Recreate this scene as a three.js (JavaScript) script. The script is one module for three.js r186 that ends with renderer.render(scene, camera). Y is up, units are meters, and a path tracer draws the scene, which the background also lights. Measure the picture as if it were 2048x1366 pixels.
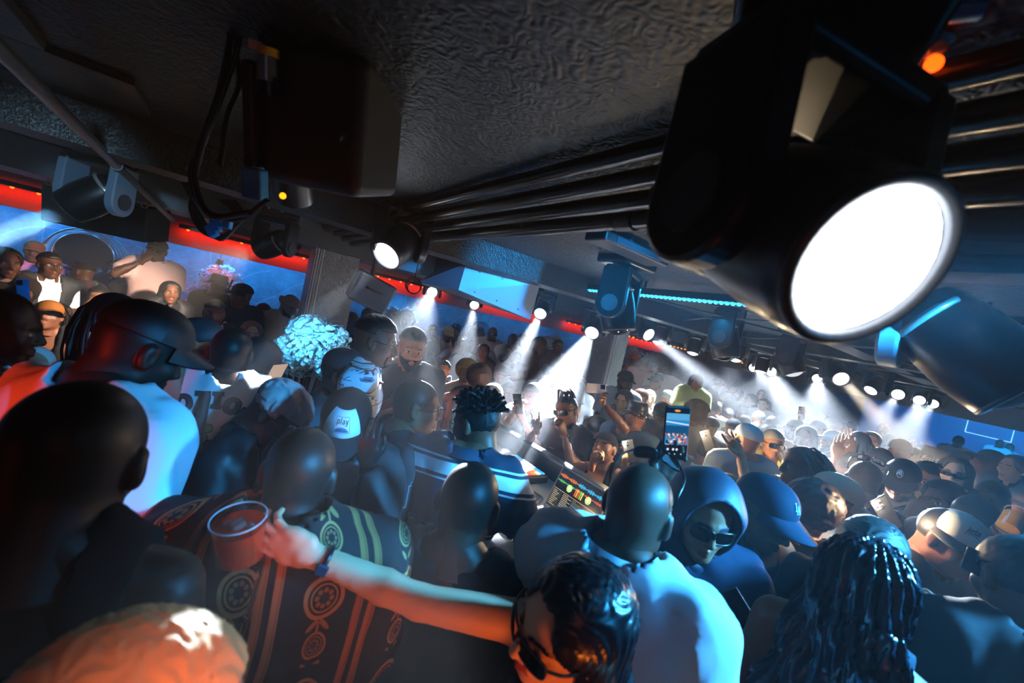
import * as THREE from 'three';
import { mergeGeometries, mergeVertices } from 'three/addons/utils/BufferGeometryUtils.js';
import { RoundedBoxGeometry } from 'three/addons/geometries/RoundedBoxGeometry.js';
import { RectAreaLightUniformsLib } from 'three/addons/lights/RectAreaLightUniformsLib.js';

// ---------- camera, lights, exposure ----------
const scene = new THREE.Scene();
const renderer = new THREE.WebGLRenderer();
renderer.toneMapping = THREE.LinearToneMapping;
renderer.toneMappingExposure = 1.0;
renderer.shadowMap.enabled = true;
RectAreaLightUniformsLib.init();
scene.background = new THREE.Color(0, 0, 0);
scene.fog = new THREE.FogExp2(0xffffff, 0.0175);

const W = 2048, H = 1366, F = 840, CAM = new THREE.Vector3(0, 2.1, 0);
const camera = new THREE.PerspectiveCamera(2 * Math.atan(H / 2 / F) * 180 / Math.PI, W / H, 0.02, 80);
camera.position.copy(CAM);
camera.rotation.order = 'YXZ';
camera.rotation.set(-2.73 * Math.PI / 180, -36.3 * Math.PI / 180, 12.5 * Math.PI / 180);
camera.focus = 3.2;
camera.userData.fStop = 2.6;
camera.updateMatrixWorld(true);

const CEIL = 2.62, PIT = -0.2, STAGE = 0;
const V = (x, y, z) => new THREE.Vector3(x, y, z);
// a point of the room that lies at picture position (px, py), z metres in front of the lens
function at(px, py, z) { return V((px - W / 2) / F * z, -(py - H / 2) / F * z, -z).applyMatrix4(camera.matrixWorld); }
// where the line of sight through a picture position meets the height y
function atY(px, py, y) { const d = at(px, py, 1).sub(CAM); return CAM.clone().addScaledVector(d, (y - CAM.y) / d.y); }

let seedN = 7;
function rnd() { seedN = (seedN + 0x6d2b79f5) | 0; let t = Math.imul(seedN ^ (seedN >>> 15), 1 | seedN); t = (t + Math.imul(t ^ (t >>> 7), 61 | t)) ^ t; return ((t ^ (t >>> 14)) >>> 0) / 4294967296; }
const rr = (a, b) => a + (b - a) * rnd();

const taken = {};
function numbered(name) { const n = taken[name] = (taken[name] ?? -1) + 1; return n ? name + '_' + String(n).padStart(3, '0') : name; }
const matCache = {};
function mat(color, rough = 0.7, metal = 0, extra) {
  const key = extra ? null : color + '|' + rough + '|' + metal;
  if (key && matCache[key]) return matCache[key];
  const m = new THREE.MeshPhysicalMaterial({ color, roughness: rough, metalness: metal, ...(rough >= 0.75 ? { specularIntensity: 0.25 } : {}), ...extra });
  if (key) matCache[key] = m;
  return m;
}
function glow(color, k, base = 0x111111) { return new THREE.MeshStandardMaterial({ color: base, emissive: color, emissiveIntensity: k, roughness: 0.5 }); }
function shadowed(o) { o.castShadow = o.receiveShadow = true; return o; }
function part(name, geo, m, parent, label) { const o = shadowed(new THREE.Mesh(geo, m)); o.name = name; parent.add(o); if (label) o.userData.label = label; return o; }
function thing(name, label, category, pos, group) {
  const o = new THREE.Group(); o.name = numbered(name); o.userData = { label, category };
  if (group) o.userData.group = group;
  if (pos) o.position.copy(pos);
  scene.add(o); return o;
}
function single(name, geo, m, label, category, group) { const o = shadowed(new THREE.Mesh(geo, m)); o.name = numbered(name); o.userData = { label, category }; if (group) o.userData.group = group; scene.add(o); return o; }
function struct(name, geo, m) { const o = shadowed(new THREE.Mesh(geo, m)); o.name = name; o.userData = { kind: 'structure' }; scene.add(o); return o; }
function box(w, h, d, x = 0, y = 0, z = 0) { return new THREE.BoxGeometry(w, h, d).translate(x, y, z); }
function rbox(w, h, d, r = 0.01, x = 0, y = 0, z = 0) { return new RoundedBoxGeometry(w, h, d, 2, Math.min(r, w / 2.02, h / 2.02, d / 2.02)).translate(x, y, z); }
function merged(list) { return mergeGeometries(list.map((g) => { const q = g.index ? g.toNonIndexed() : g; for (const k of Object.keys(q.attributes)) if (!['position', 'normal', 'uv'].includes(k)) q.deleteAttribute(k); if (!q.attributes.uv) q.setAttribute('uv', new THREE.BufferAttribute(new Float32Array(q.attributes.position.count * 2), 2)); return q; })); }
function tube(points, r, seg = 8, n = 0, closed = false) { const c = new THREE.CatmullRomCurve3(points, closed, 'centripetal'); return new THREE.TubeGeometry(c, n || Math.max(4, points.length * 6), r, seg, closed); }
function rod(a, b, r, seg = 10, r2 = r) { const d = b.clone().sub(a), g = new THREE.CylinderGeometry(r2, r, d.length(), seg); g.translate(0, d.length() / 2, 0); g.applyQuaternion(new THREE.Quaternion().setFromUnitVectors(V(0, 1, 0), d.normalize())); return g.translate(a.x, a.y, a.z); }
function dataTex(n, m, f, srgb = true, repeat) {
  const a = new Uint8Array(n * m * 4);
  for (let y = 0; y < m; y++) for (let x = 0; x < n; x++) { const c = f(x / n, y / m, x, y), o = (y * n + x) * 4; a[o] = c[0] * 255; a[o + 1] = c[1] * 255; a[o + 2] = c[2] * 255; a[o + 3] = 255; }
  const t = new THREE.DataTexture(a, n, m); t.magFilter = THREE.LinearFilter; t.wrapS = t.wrapT = THREE.RepeatWrapping; if (srgb) t.colorSpace = THREE.SRGBColorSpace; if (repeat) t.repeat.set(...repeat); t.needsUpdate = true; return t;
}
function canvasTex(w, h, draw) { const c = document.createElement('canvas'); c.width = w; c.height = h; draw(c.getContext('2d'), w, h); const t = new THREE.CanvasTexture(c); t.colorSpace = THREE.SRGBColorSpace; t.magFilter = THREE.LinearFilter; return t; }

// hash noise
function hash3(x, y, z) { let n = Math.imul(x, 374761393) ^ Math.imul(y, 668265263) ^ Math.imul(z, 1274126177); n = Math.imul(n ^ (n >>> 13), 1274126177); return ((n ^ (n >>> 16)) >>> 0) / 4294967296; }
function vnoise(x, y, z) {
  const i = Math.floor(x), j = Math.floor(y), k = Math.floor(z); let u = x - i, v = y - j, w = z - k; u = u * u * (3 - 2 * u); v = v * v * (3 - 2 * v); w = w * w * (3 - 2 * w);
  const L = (a, b, t) => a + (b - a) * t, h = hash3;
  return L(L(L(h(i, j, k), h(i + 1, j, k), u), L(h(i, j + 1, k), h(i + 1, j + 1, k), u), v), L(L(h(i, j, k + 1), h(i + 1, j, k + 1), u), L(h(i, j + 1, k + 1), h(i + 1, j + 1, k + 1), u), v), w) * 2 - 1;
}
// noise that repeats over the unit square, n cells across
function tnoise(u, v, n, s = 0) { const x = u * n, y = v * n, i = Math.floor(x), j = Math.floor(y); let a = x - i, b = y - j; a = a * a * (3 - 2 * a); b = b * b * (3 - 2 * b); const h = (p, q) => hash3(((p % n) + n) % n, ((q % n) + n) % n, s + n); return (h(i, j) * (1 - a) + h(i + 1, j) * a) * (1 - b) + (h(i, j + 1) * (1 - a) + h(i + 1, j + 1) * a) * b; }
// ---------- distance fields to meshes (surface nets over sparse blocks) ----------
function smin(a, b, k) { const h = k - Math.abs(a - b); return h > 0 ? Math.min(a, b) - h * h / (4 * k) : Math.min(a, b); }
function smax(a, b, k) { return -smin(-a, -b, k); }
function ell(x, y, z, cx, cy, cz, rx, ry, rz) { const a = (x - cx) / rx, b = (y - cy) / ry, c = (z - cz) / rz, k0 = Math.sqrt(a * a + b * b + c * c), a2 = a / rx, b2 = b / ry, c2 = c / rz, k1 = Math.sqrt(a2 * a2 + b2 * b2 + c2 * c2); return k1 < 1e-9 ? -Math.min(rx, ry, rz) : k0 * (k0 - 1) / k1; }
function sph(x, y, z, cx, cy, cz, r) { return Math.hypot(x - cx, y - cy, z - cz) - r; }
// tapered capsule
function cap(x, y, z, ax, ay, az, bx, by, bz, ra, rb) { const ux = bx - ax, uy = by - ay, uz = bz - az, px = x - ax, py = y - ay, pz = z - az; let t = (px * ux + py * uy + pz * uz) / (ux * ux + uy * uy + uz * uz + 1e-12); t = t < 0 ? 0 : t > 1 ? 1 : t; const qx = px - t * ux, qy = py - t * uy, qz = pz - t * uz; return Math.sqrt(qx * qx + qy * qy + qz * qz) - (ra + (rb - ra) * t); }
function meshSDF(f, lo, hi, h, slack = 1.25) {
  const nx = Math.ceil((hi[0] - lo[0]) / h) + 1, ny = Math.ceil((hi[1] - lo[1]) / h) + 1, nz = Math.ceil((hi[2] - lo[2]) / h) + 1, S = nx * ny, B = 6;
  const val = new Float32Array(S * nz).fill(9), seen = new Uint8Array(S * nz);
  const br = Math.sqrt(3) * B * h * 0.5 * slack + h;
  for (let bz = 0; bz < nz - 1; bz += B) for (let by = 0; by < ny - 1; by += B) for (let bx = 0; bx < nx - 1; bx += B) {
    const d = f(lo[0] + (bx + B / 2) * h, lo[1] + (by + B / 2) * h, lo[2] + (bz + B / 2) * h);
    const full = Math.abs(d) <= br;
    for (let k = bz; k <= Math.min(bz + B, nz - 1); k++) for (let j = by; j <= Math.min(by + B, ny - 1); j++) for (let i = bx, o = i + j * nx + k * S; i <= Math.min(bx + B, nx - 1); i++, o++) {
      if (full) { if (!seen[o]) { val[o] = f(lo[0] + i * h, lo[1] + j * h, lo[2] + k * h); seen[o] = 1; } } else if (!seen[o]) val[o] = d;
    }
  }
  const vid = new Int32Array(S * nz).fill(-1), pos = [], idx = [];
  const c = new Float32Array(8), E = [[0, 1], [2, 3], [4, 5], [6, 7], [0, 2], [1, 3], [4, 6], [5, 7], [0, 4], [1, 5], [2, 6], [3, 7]];
  for (let k = 0; k < nz - 1; k++) for (let j = 0; j < ny - 1; j++) for (let i = 0; i < nx - 1; i++) {
    const o = i + j * nx + k * S; let m = 0;
    for (let q = 0; q < 8; q++) { const v = val[o + (q & 1) + ((q >> 1) & 1) * nx + (q >> 2) * S]; c[q] = v; if (v < 0) m |= 1 << q; }
    if (m === 0 || m === 255) continue;
    let x = 0, y = 0, z = 0, n = 0;
    for (const [a, b] of E) { if ((c[a] < 0) === (c[b] < 0)) continue; const t = c[a] / (c[a] - c[b]); x += (a & 1) + t * ((b & 1) - (a & 1)); y += ((a >> 1) & 1) + t * (((b >> 1) & 1) - ((a >> 1) & 1)); z += (a >> 2) + t * ((b >> 2) - (a >> 2)); n++; }
    vid[o] = pos.length / 3; pos.push(lo[0] + (i + x / n) * h, lo[1] + (j + y / n) * h, lo[2] + (k + z / n) * h);
  }
  const quad = (a, b, cc, d, flip) => { if (a < 0 || b < 0 || cc < 0 || d < 0) return; if (flip) idx.push(a, cc, b, b, cc, d); else idx.push(a, b, cc, b, d, cc); };
  for (let k = 1; k < nz - 1; k++) for (let j = 1; j < ny - 1; j++) for (let i = 1; i < nx - 1; i++) {
    const o = i + j * nx + k * S, s = val[o] < 0;
    if (s !== (val[o + 1] < 0)) quad(vid[o - nx - S], vid[o - S], vid[o - nx], vid[o], !s);
    if (s !== (val[o + nx] < 0)) quad(vid[o - 1 - S], vid[o - S], vid[o - 1], vid[o], s);
    if (s !== (val[o + S] < 0)) quad(vid[o - 1 - nx], vid[o - nx], vid[o - 1], vid[o], !s);
  }
  const g = new THREE.BufferGeometry();
  g.setAttribute('position', new THREE.Float32BufferAttribute(pos, 3)); g.setIndex(idx); g.computeVertexNormals();
  return g;
}
// ---------- people ----------
// Head space: origin in the middle of the head, face towards +z, chin at y -0.117, crown at +0.118.
function headField(f) {      // f: 0 male, 1 female
  const jw = f ? 0.056 : 0.063, cw = f ? 0.002 : 0;
  return (x, y, z) => {
    const ax = Math.abs(x);
    let d = ell(x, y, z, 0, 0.032, -0.014, 0.0765 - cw, 0.086, 0.098);
    d = smin(d, ell(x, y, z, 0, -0.03, 0.028, jw, 0.078, 0.062), 0.035);
    d = smin(d, cap(ax, y, z, 0.046, -0.062, 0.0, 0.012, -0.096, 0.062, 0.02, 0.018), 0.022);
    d = smin(d, sph(x, y, z, 0, -0.097, 0.066, f ? 0.017 : 0.02), 0.022);
    d = smin(d, cap(ax, y, z, 0.008, 0.019, 0.083, 0.044, 0.02, 0.064, f ? 0.009 : 0.012, 0.009), 0.014);
    d = smin(d, sph(ax, y, z, 0.046, -0.024, 0.056, 0.019), 0.022);
    d = smax(d, -ell(ax, y, z, 0.031, -0.001, 0.1, 0.019, 0.012, 0.02), 0.014);
    d = smin(d, ell(ax, y, z, 0.031, -0.002, 0.0745, 0.0145, 0.0105, 0.012), 0.004);
    d = smin(d, cap(x, y, z, 0, 0.012, 0.086, 0, -0.03, 0.106, 0.0075, 0.0115), 0.012);
    d = smin(d, sph(ax, y, z, 0.0135, -0.035, 0.093, 0.0098), 0.009);
    d = smin(d, cap(ax, y, z, 0, -0.061, 0.0915, 0.021, -0.064, 0.078, 0.0085, 0.005), 0.007);
    d = smin(d, cap(ax, y, z, 0, -0.0735, 0.09, 0.018, -0.071, 0.078, 0.0095, 0.005), 0.007);
    d = smax(d, -cap(ax, y, z, 0, -0.067, 0.103, 0.024, -0.067, 0.086, 0.0035, 0.002), 0.005);
    let e = ell(ax, y + 0.3 * (z + 0.012), z, 0.079, -0.004, -0.012, 0.0125, 0.032, 0.02);
    e = smax(e, -ell(ax, y, z, 0.0945, -0.002, -0.006, 0.0085, 0.019, 0.01), 0.007);
    d = smin(d, e, 0.008);
    return smin(d, cap(x, y, z, 0, -0.03, -0.03, 0, -0.19, -0.045, f ? 0.047 : 0.06, f ? 0.045 : 0.062), 0.03);
  };
}
const HEADS = {};
function headGeo(f, lod) { const k = f + '' + lod; return HEADS[k] ??= meshSDF(headField(f), [-0.1, -0.165, -0.125], [0.1, 0.13, 0.13], [0.0046, 0.0078, 0.0115][lod], 1.5); }
const lin = (hex) => { const c = new THREE.Color(hex); return [c.r, c.g, c.b]; };
const TONES = { d1: '#2b1812', d2: '#4a2c1f', d3: '#6b4330', d4: '#8a5a40', m1: '#a8714e', l1: '#c99a78', l2: '#dcb49a', l3: '#eccdb8' };
function headColors(g, tone, o) {    // skin, eyes, lips, brows and shaved hair: each its own colour
  const p = g.attributes.position, c = new Float32Array(p.count * 3), t = lin(TONES[tone] ?? tone), hair = lin(o.hairColor ?? '#0b0807'), dark = t[0] < 0.2;
  const lip = o.lip ? lin(o.lip) : [t[0] * (dark ? 1.05 : 0.8), t[1] * 0.72, t[2] * 0.75];
  for (let i = 0; i < p.count; i++) {
    const x = p.getX(i), y = p.getY(i), z = p.getZ(i), ax = Math.abs(x); let q = t;
    if (o.eyes !== 0 && z > 0.07 && Math.abs(y + 0.002) < 0.0056 - (ax - 0.031) * (ax - 0.031) * 18 && Math.abs(ax - 0.031) < 0.0135) q = Math.abs(ax - 0.031) < 0.0066 ? [0.008, 0.005, 0.004] : [0.4, 0.37, 0.34];
    else if (z > 0.076 && ax < 0.022 && y < -0.056 && y > -0.081) q = lip;
    else if (z > 0.055 && ax > 0.012 && ax < 0.05 && Math.abs(y - 0.0225 + (ax - 0.03) * (ax - 0.03) * 9) < 0.0052) q = hair;
    else if (o.buzz && buzzed(x, y, z)) q = [(t[0] * 0.25 + hair[0]) , (t[1] * 0.25 + hair[1]), (t[2] * 0.25 + hair[2])];
    else if (o.stubble && y < -0.045 && z > 0.0 && ax > -1 && !(y > -0.058 && ax < 0.03) && y < -0.045 - z * 0.1 + ax * 0.35) q = [t[0] * 0.4 + hair[0], t[1] * 0.4 + hair[1], t[2] * 0.4 + hair[2]];
    c.set(q, i * 3);
  }
  return c;
}
function buzzed(x, y, z) { const line = z > 0.02 ? 0.062 + (z - 0.06) * 0.3 - Math.max(0, Math.abs(x) - 0.05) * 1.6 : z > -0.015 ? 0.03 - (0.02 - z) * 0.4 : -0.055 - (z + 0.015) * 0.1; return y > line && !(Math.abs(x) > 0.078 && y < 0.03); }
// hair and beards, in head space
const HAIR = {};
function hairField(type) {
  const scalp = (x, y, z, t) => ell(x, y, z, 0, 0.032, -0.014, 0.0765 + t, 0.086 + t, 0.098 + t);
  const face = (x, y, z, m) => { // what has to stay free of hair: the face below the hairline, the ears
    const line = z > 0.02 ? 0.064 + (z - 0.06) * 0.25 - Math.max(0, Math.abs(x) - 0.048) * 1.5 : z > -0.02 ? 0.03 : -0.07; return y - line + (m ?? 0); };
  switch (type) {
    case 'short': return (x, y, z) => smax(scalp(x, y, z, 0.008 + vnoise(x * 160, y * 160, z * 160) * 0.0025), -face(x, y, z), 0.006);
    case 'fade': return (x, y, z) => smax(scalp(x, y - 0.008, z, 0.011 + vnoise(x * 150, y * 150, z * 150) * 0.004), 0.055 + (z > 0 ? 0.01 : -0.012) - y, 0.008);
    case 'curly': return (x, y, z) => smax(ell(x, y, z, 0, 0.05, -0.012, 0.094, 0.088, 0.112) + vnoise(x * 75, y * 75, z * 75) * 0.009 + vnoise(x * 190, y * 190, z * 190) * 0.003, (z > 0.02 ? 0.066 - (z > 0.1 ? 0.02 : 0) : z > -0.02 ? 0.035 : -0.05) - y, 0.012);
    case 'afro': return (x, y, z) => smax(ell(x, y, z, 0, 0.052, -0.03, 0.128, 0.122, 0.132) + vnoise(x * 60, y * 60, z * 60) * 0.008 + vnoise(x * 200, y * 200, z * 200) * 0.004, -smin(y - (0.068 - (z < 0 ? 0.14 : 0) - Math.max(0, 0.03 - z) * 0.6), 1, 0.01), 0.012);
    case 'slick': return (x, y, z) => smin(smax(scalp(x, y, z, 0.007 + Math.sin(Math.atan2(x, y - 0.02) * 46) * 0.0016), -face(x, y, z), 0.006), sph(x, y, z, 0, 0.02, -0.135, 0.034) + vnoise(x * 90, y * 90, z * 90) * 0.003, 0.012);
    case 'cornrows': return (x, y, z) => smax(scalp(x, y, z, 0.006 + Math.sin(x * 330) * 0.004), -face(x, y, z), 0.006);
    case 'long': case 'wavy': case 'bob': {
      const low = type === 'bob' ? -0.1 : type === 'wavy' ? -0.42 : -0.38, wav = type === 'wavy' ? 1 : 0;
      return (x, y, z) => {
        const ax = Math.abs(x), a = Math.atan2(x, z + 0.03);
        const fine = Math.sin(a * (wav ? 58 : 84) + y * (wav ? 24 : 6) + vnoise(x * 14, y * 9, z * 14) * 3) * (wav ? 0.0026 : 0.0019) + Math.sin(a * 23 + y * 40 * wav) * 0.0045 * wav + wav * Math.sin(y * 38 + a * 5) * 0.009 * (y < -0.05 ? 1 : 0.2);
        let d = ell(x, y, z, 0, 0.036, -0.02, 0.096, 0.094, 0.112);
        const t = Math.min(1, Math.max(0, (0.05 - y) / (0.05 - low))), wid = 0.093 + t * (type === 'bob' ? 0.012 : 0.045), dep = 0.095 - t * 0.02;
        const s = Math.hypot(ax / wid, (z + 0.035 + t * 0.08) / dep), fall = smax((s - 1) * 0.075, smax(y - 0.06, low - y, 0.01), 0.03);
        d = smin(d, fall, 0.02) + fine;
        // the opening for the face, narrowing towards the parting
        const open = smax(0.012 - z, ax - (y > -0.02 ? 0.064 - Math.max(0, y - 0.0) * 0.42 : 0.066), 0.012);
        return smax(d, -smax(open, y - 0.082, 0.01), 0.012);
      };
    }
    case 'blond_crop': return (x, y, z) => smax(ell(x, y, z, 0, 0.05, -0.002, 0.095, 0.085, 0.115) + Math.sin(x * 120 + z * 40 + vnoise(x * 40, y * 40, z * 40) * 4) * 0.004, (z > 0.03 ? 0.045 : z > -0.03 ? 0.01 : -0.05) - y, 0.012);
    case 'beard': return (x, y, z) => { const ax = Math.abs(x); let d = smin(ell(x, y, z, 0, -0.036, 0.03, 0.069, 0.083, 0.066), sph(x, y, z, 0, -0.1, 0.064, 0.031), 0.02) + vnoise(x * 170, y * 170, z * 170) * 0.002; d = smax(d, y + 0.05 - (ax > 0.048 ? (ax - 0.048) * 3.5 : 0), 0.006); d = smax(d, -z - 0.005, 0.01); return smax(d, -ell(x, y, z, 0, -0.067, 0.1, 0.022, 0.0095, 0.03), 0.004); };
    case 'goatee': return (x, y, z) => { let d = smin(ell(x, y, z, 0, -0.1, 0.064, 0.03, 0.024, 0.027), cap(Math.abs(x), y, z, 0, -0.05, 0.093, 0.03, -0.062, 0.075, 0.006, 0.005), 0.004); d = smin(d, cap(Math.abs(x), y, z, 0.03, -0.062, 0.074, 0.022, -0.095, 0.064, 0.006, 0.012), 0.006); return d + vnoise(x * 170, y * 170, z * 170) * 0.0015; };
    case 'durag': return (x, y, z) => smin(smax(scalp(x, y, z, 0.006), -(y - (0.05 - Math.max(0, 0.06 - z) * 0.55)), 0.006), cap(x, y, z, 0, -0.03, -0.115, 0.01, -0.12, -0.135, 0.018, 0.028), 0.012);
    case 'hood': return (x, y, z) => { let d = ell(x, y, z, 0, 0.02, -0.025, 0.128, 0.14, 0.142); d = smin(d, cap(x, y, z, 0, -0.1, -0.06, 0, -0.18, -0.05, 0.115, 0.13), 0.05) + Math.sin(y * 60 + x * 20) * 0.0025; return smax(d, -ell(x, y, z, 0, -0.012, 0.1, 0.083, 0.118, 0.15), 0.018); };
    case 'bucket': return (x, y, z) => { const r = Math.hypot(x / 0.92, z + 0.012); let d = smax(r - (0.1 - (y - 0.05) * 0.16), smax(y - 0.135, 0.045 - y, 0.01), 0.02); const br = smax(Math.abs(y - (0.055 - (r - 0.1) * 0.75)) - 0.004, smax(r - 0.155, 0.09 - r, 0.003), 0.004); return smin(d, br, 0.008); };
    case 'bandana': return (x, y, z) => smin(smax(scalp(x, y, z, 0.011 + vnoise(x * 40, y * 40, z * 40) * 0.003), -(y - (0.048 - Math.max(0, 0.07 - z) * 0.62)), 0.008), ell(x, y, z, 0, -0.01, -0.13, 0.03, 0.025, 0.03), 0.015);
    case 'beanie': return (x, y, z) => smax(scalp(x, y - 0.008, z, 0.016 + Math.sin(Math.atan2(x, z) * 60) * 0.001), 0.03 - y, 0.01);
  }
}
const HAIRBOX = { long: [-0.2, -0.42, -0.2, 0.2, 0.16, 0.13], wavy: [-0.2, -0.46, -0.2, 0.2, 0.16, 0.13], bob: [-0.15, -0.14, -0.17, 0.15, 0.16, 0.13], hood: [-0.17, -0.33, -0.2, 0.17, 0.19, 0.14], beard: [-0.1, -0.15, -0.03, 0.1, 0.0, 0.12], goatee: [-0.06, -0.14, 0.02, 0.06, -0.03, 0.12], bucket: [-0.17, -0.01, -0.18, 0.17, 0.15, 0.16], afro: [-0.16, -0.12, -0.19, 0.16, 0.2, 0.13], durag: [-0.11, -0.17, -0.18, 0.11, 0.14, 0.11] };
function hairGeo(type, lod) {
  const k = type + lod; if (HAIR[k]) return HAIR[k];
  if (type === 'twists' || type === 'locs' || type === 'braids') return HAIR[k] = strandHair(type, lod);
  const b = HAIRBOX[type] ?? [-0.115, -0.09, -0.18, 0.115, 0.17, 0.125], fine = ['long', 'wavy', 'curly', 'blond_crop', 'afro', 'bob'].includes(type);
  return HAIR[k] = meshSDF(hairField(type), b.slice(0, 3), b.slice(3), [fine ? 0.0052 : 0.0066, 0.0094, 0.0135][lod], 1.8);
}
function strandHair(type, lod) {
  const list = [], n = type === 'braids' ? [110, 80, 44][lod] : type === 'locs' ? [70, 50, 30][lod] : [110, 80, 46][lod], seg = lod ? 4 : 6;
  const keep = seedN; seedN = 99;
  for (let i = 0; i < n; i++) {
    const u = (i + 0.5) / n, th = i * 2.39996, y0 = 1 - u * (type === 'twists' ? 0.85 : 1.05), r0 = Math.sqrt(Math.max(0, 1 - y0 * y0)), dx = Math.cos(th) * r0, dz = Math.sin(th) * r0;
    if (dz > 0.45 && y0 < 0.62) continue;
    const root = V(dx * 0.078, 0.034 + y0 * 0.088, -0.014 + dz * 0.1), out = V(dx, y0 * 0.8, dz).normalize(), pts = [root];
    if (type === 'twists') { pts.push(root.clone().addScaledVector(out, 0.018).add(V(rr(-0.006, 0.006), 0.004, rr(-0.006, 0.006))), root.clone().addScaledVector(out, 0.034).add(V(rr(-0.014, 0.014), rr(-0.006, 0.01), rr(-0.014, 0.014)))); }
    else {
      const L = type === 'braids' ? rr(0.4, 0.55) : rr(0.16, 0.26), q = root.clone().addScaledVector(out, 0.014); pts.push(q);
      const side = V(dx, 0, dz - (dz > 0 ? 0.5 : 0)).normalize(), r1 = 0.098 + rr(0, 0.03);
      const e = V(side.x * r1, 0, -0.02 + side.z * r1);
      for (let s = 1; s <= 3; s++) pts.push(V(e.x * (1 + s * 0.06) + rr(-0.006, 0.006), q.y - L * s / 3 * (0.6 + 0.4 * u + 0.4), e.z * (1 + s * 0.03) - s * 0.008 + rr(-0.006, 0.006)));
    }
    list.push(tube(pts, type === 'twists' ? 0.0075 : type === 'locs' ? 0.0068 : 0.0048, seg, type === 'twists' ? 3 : 6));
  }
  const c = meshSDF(hairField('short'), [-0.115, -0.09, -0.13, 0.115].slice(0, 3), [0.115, 0.15, 0.125], lod ? 0.009 : 0.006, 1.8);
  list.push(c); seedN = keep;
  return merged(list);
}
// caps: crown and brim in head space
const CAPS = {};
function capGeo(kind) {
  if (CAPS[kind]) return CAPS[kind];
  const crown = new THREE.SphereGeometry(1, 28, 12, 0, Math.PI * 2, 0, Math.PI * 0.52); const p = crown.attributes.position, tall = kind === 'trucker' || kind === 'flat';
  for (let i = 0; i < p.count; i++) { let x = p.getX(i), y = p.getY(i), z = p.getZ(i); const f = Math.max(0, z); p.setXYZ(i, x * 0.088 * (1 + 0.004 * Math.sin(Math.atan2(x, z) * 6)), 0.046 + y * (tall ? 0.09 : 0.085) + f * Math.max(0, y) * (tall ? 0.03 : 0.012), -0.012 + z * 0.109 + f * y * (tall ? 0.012 : 0)); }
  crown.computeVertexNormals();
  const N = 20, M = 5, pos = [], idx = [], flat = kind === 'flat' ? 0.35 : 1;
  for (let s = 0; s < 2; s++) for (let j = 0; j <= M; j++) for (let i = 0; i <= N; i++) {
    const a = (i / N - 0.5) * 2 * 1.15, v = j / M, len = 0.084 * Math.pow(Math.cos((i / N - 0.5) * Math.PI), 0.55), x = Math.sin(a) * 0.087, z0 = -0.012 + Math.cos(a) * 0.106;
    pos.push(x * (1 + v * 0.04), 0.048 - v * 0.018 - flat * (x * x) * 4.2 * (0.3 + v * 0.7) + (s ? -0.004 : 0.001), z0 + v * len);
  }
  const K = (N + 1) * (M + 1);
  for (let s = 0; s < 2; s++) for (let j = 0; j < M; j++) for (let i = 0; i < N; i++) { const a = s * K + j * (N + 1) + i, b = a + 1, c = a + N + 1, d = c + 1; s ? idx.push(a, b, c, b, d, c) : idx.push(a, c, b, b, c, d); }
  for (let i = 0; i < N; i++) { const a = M * (N + 1) + i, b = a + 1; idx.push(a, a + K, b, b, a + K, b + K); }
  const brim = new THREE.BufferGeometry(); brim.setAttribute('position', new THREE.Float32BufferAttribute(pos, 3)); brim.setIndex(idx); brim.computeVertexNormals();
  const button = new THREE.SphereGeometry(0.006, 8, 6).translate(0, tall ? 0.133 : 0.129, -0.012);
  // a patch on the front of the crown for a badge or lettering, and the whole front panel
  const patch = (w, y0, y1, off) => { const g = new THREE.PlaneGeometry(1, 1, 12, 6), q = g.attributes.position; for (let i = 0; i < q.count; i++) { const a = q.getX(i) * w, e = y0 + (q.getY(i) + 0.5) * (y1 - y0), ce = Math.cos(e), se = Math.sin(e), X = Math.sin(a) * ce, Z = Math.cos(a) * ce; const f = Math.max(0, Z); q.setXYZ(i, X * (0.088 + off), 0.046 + se * (tall ? 0.09 : 0.085) + f * se * (tall ? 0.03 : 0.012) + off * se, -0.012 + Z * (0.109 + off) + f * se * (tall ? 0.012 : 0)); } g.computeVertexNormals(); return g; };
  return CAPS[kind] = { crown, brim, button, logo: patch(0.62, 0.2, 0.8, 0.0025), panel: patch(1.5, 0.03, 1.05, 0.0018), side: patch(0.4, 0.2, 0.6, 0.0025) };
}
function addCap(root, M, o) {
  const g = capGeo(o.kind ?? 'ball'), m = mat(o.color, o.rough ?? 0.75), c = part('cap', g.crown, m, root); c.applyMatrix4(M.clone().multiply(new THREE.Matrix4().makeRotationFromEuler(new THREE.Euler(o.tilt ?? 0, o.turn ?? 0, o.roll ?? 0))));
  part('brim', g.brim, o.brim ? mat(o.brim, 0.7) : m, c); part('button', g.button, m, c);
  if (o.panel) part('front_panel', g.panel, typeof o.panel === 'string' ? mat(o.panel, 0.75) : o.panel, c);
  if (o.logo) part('badge', g.logo, o.logo, c);
  if (o.side) { const s = part('side_badge', g.side, o.side, c); s.rotation.y = Math.PI / 2 * (o.sideAt ?? 1); }
  return c;
}
const GLASSES = {};
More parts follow.
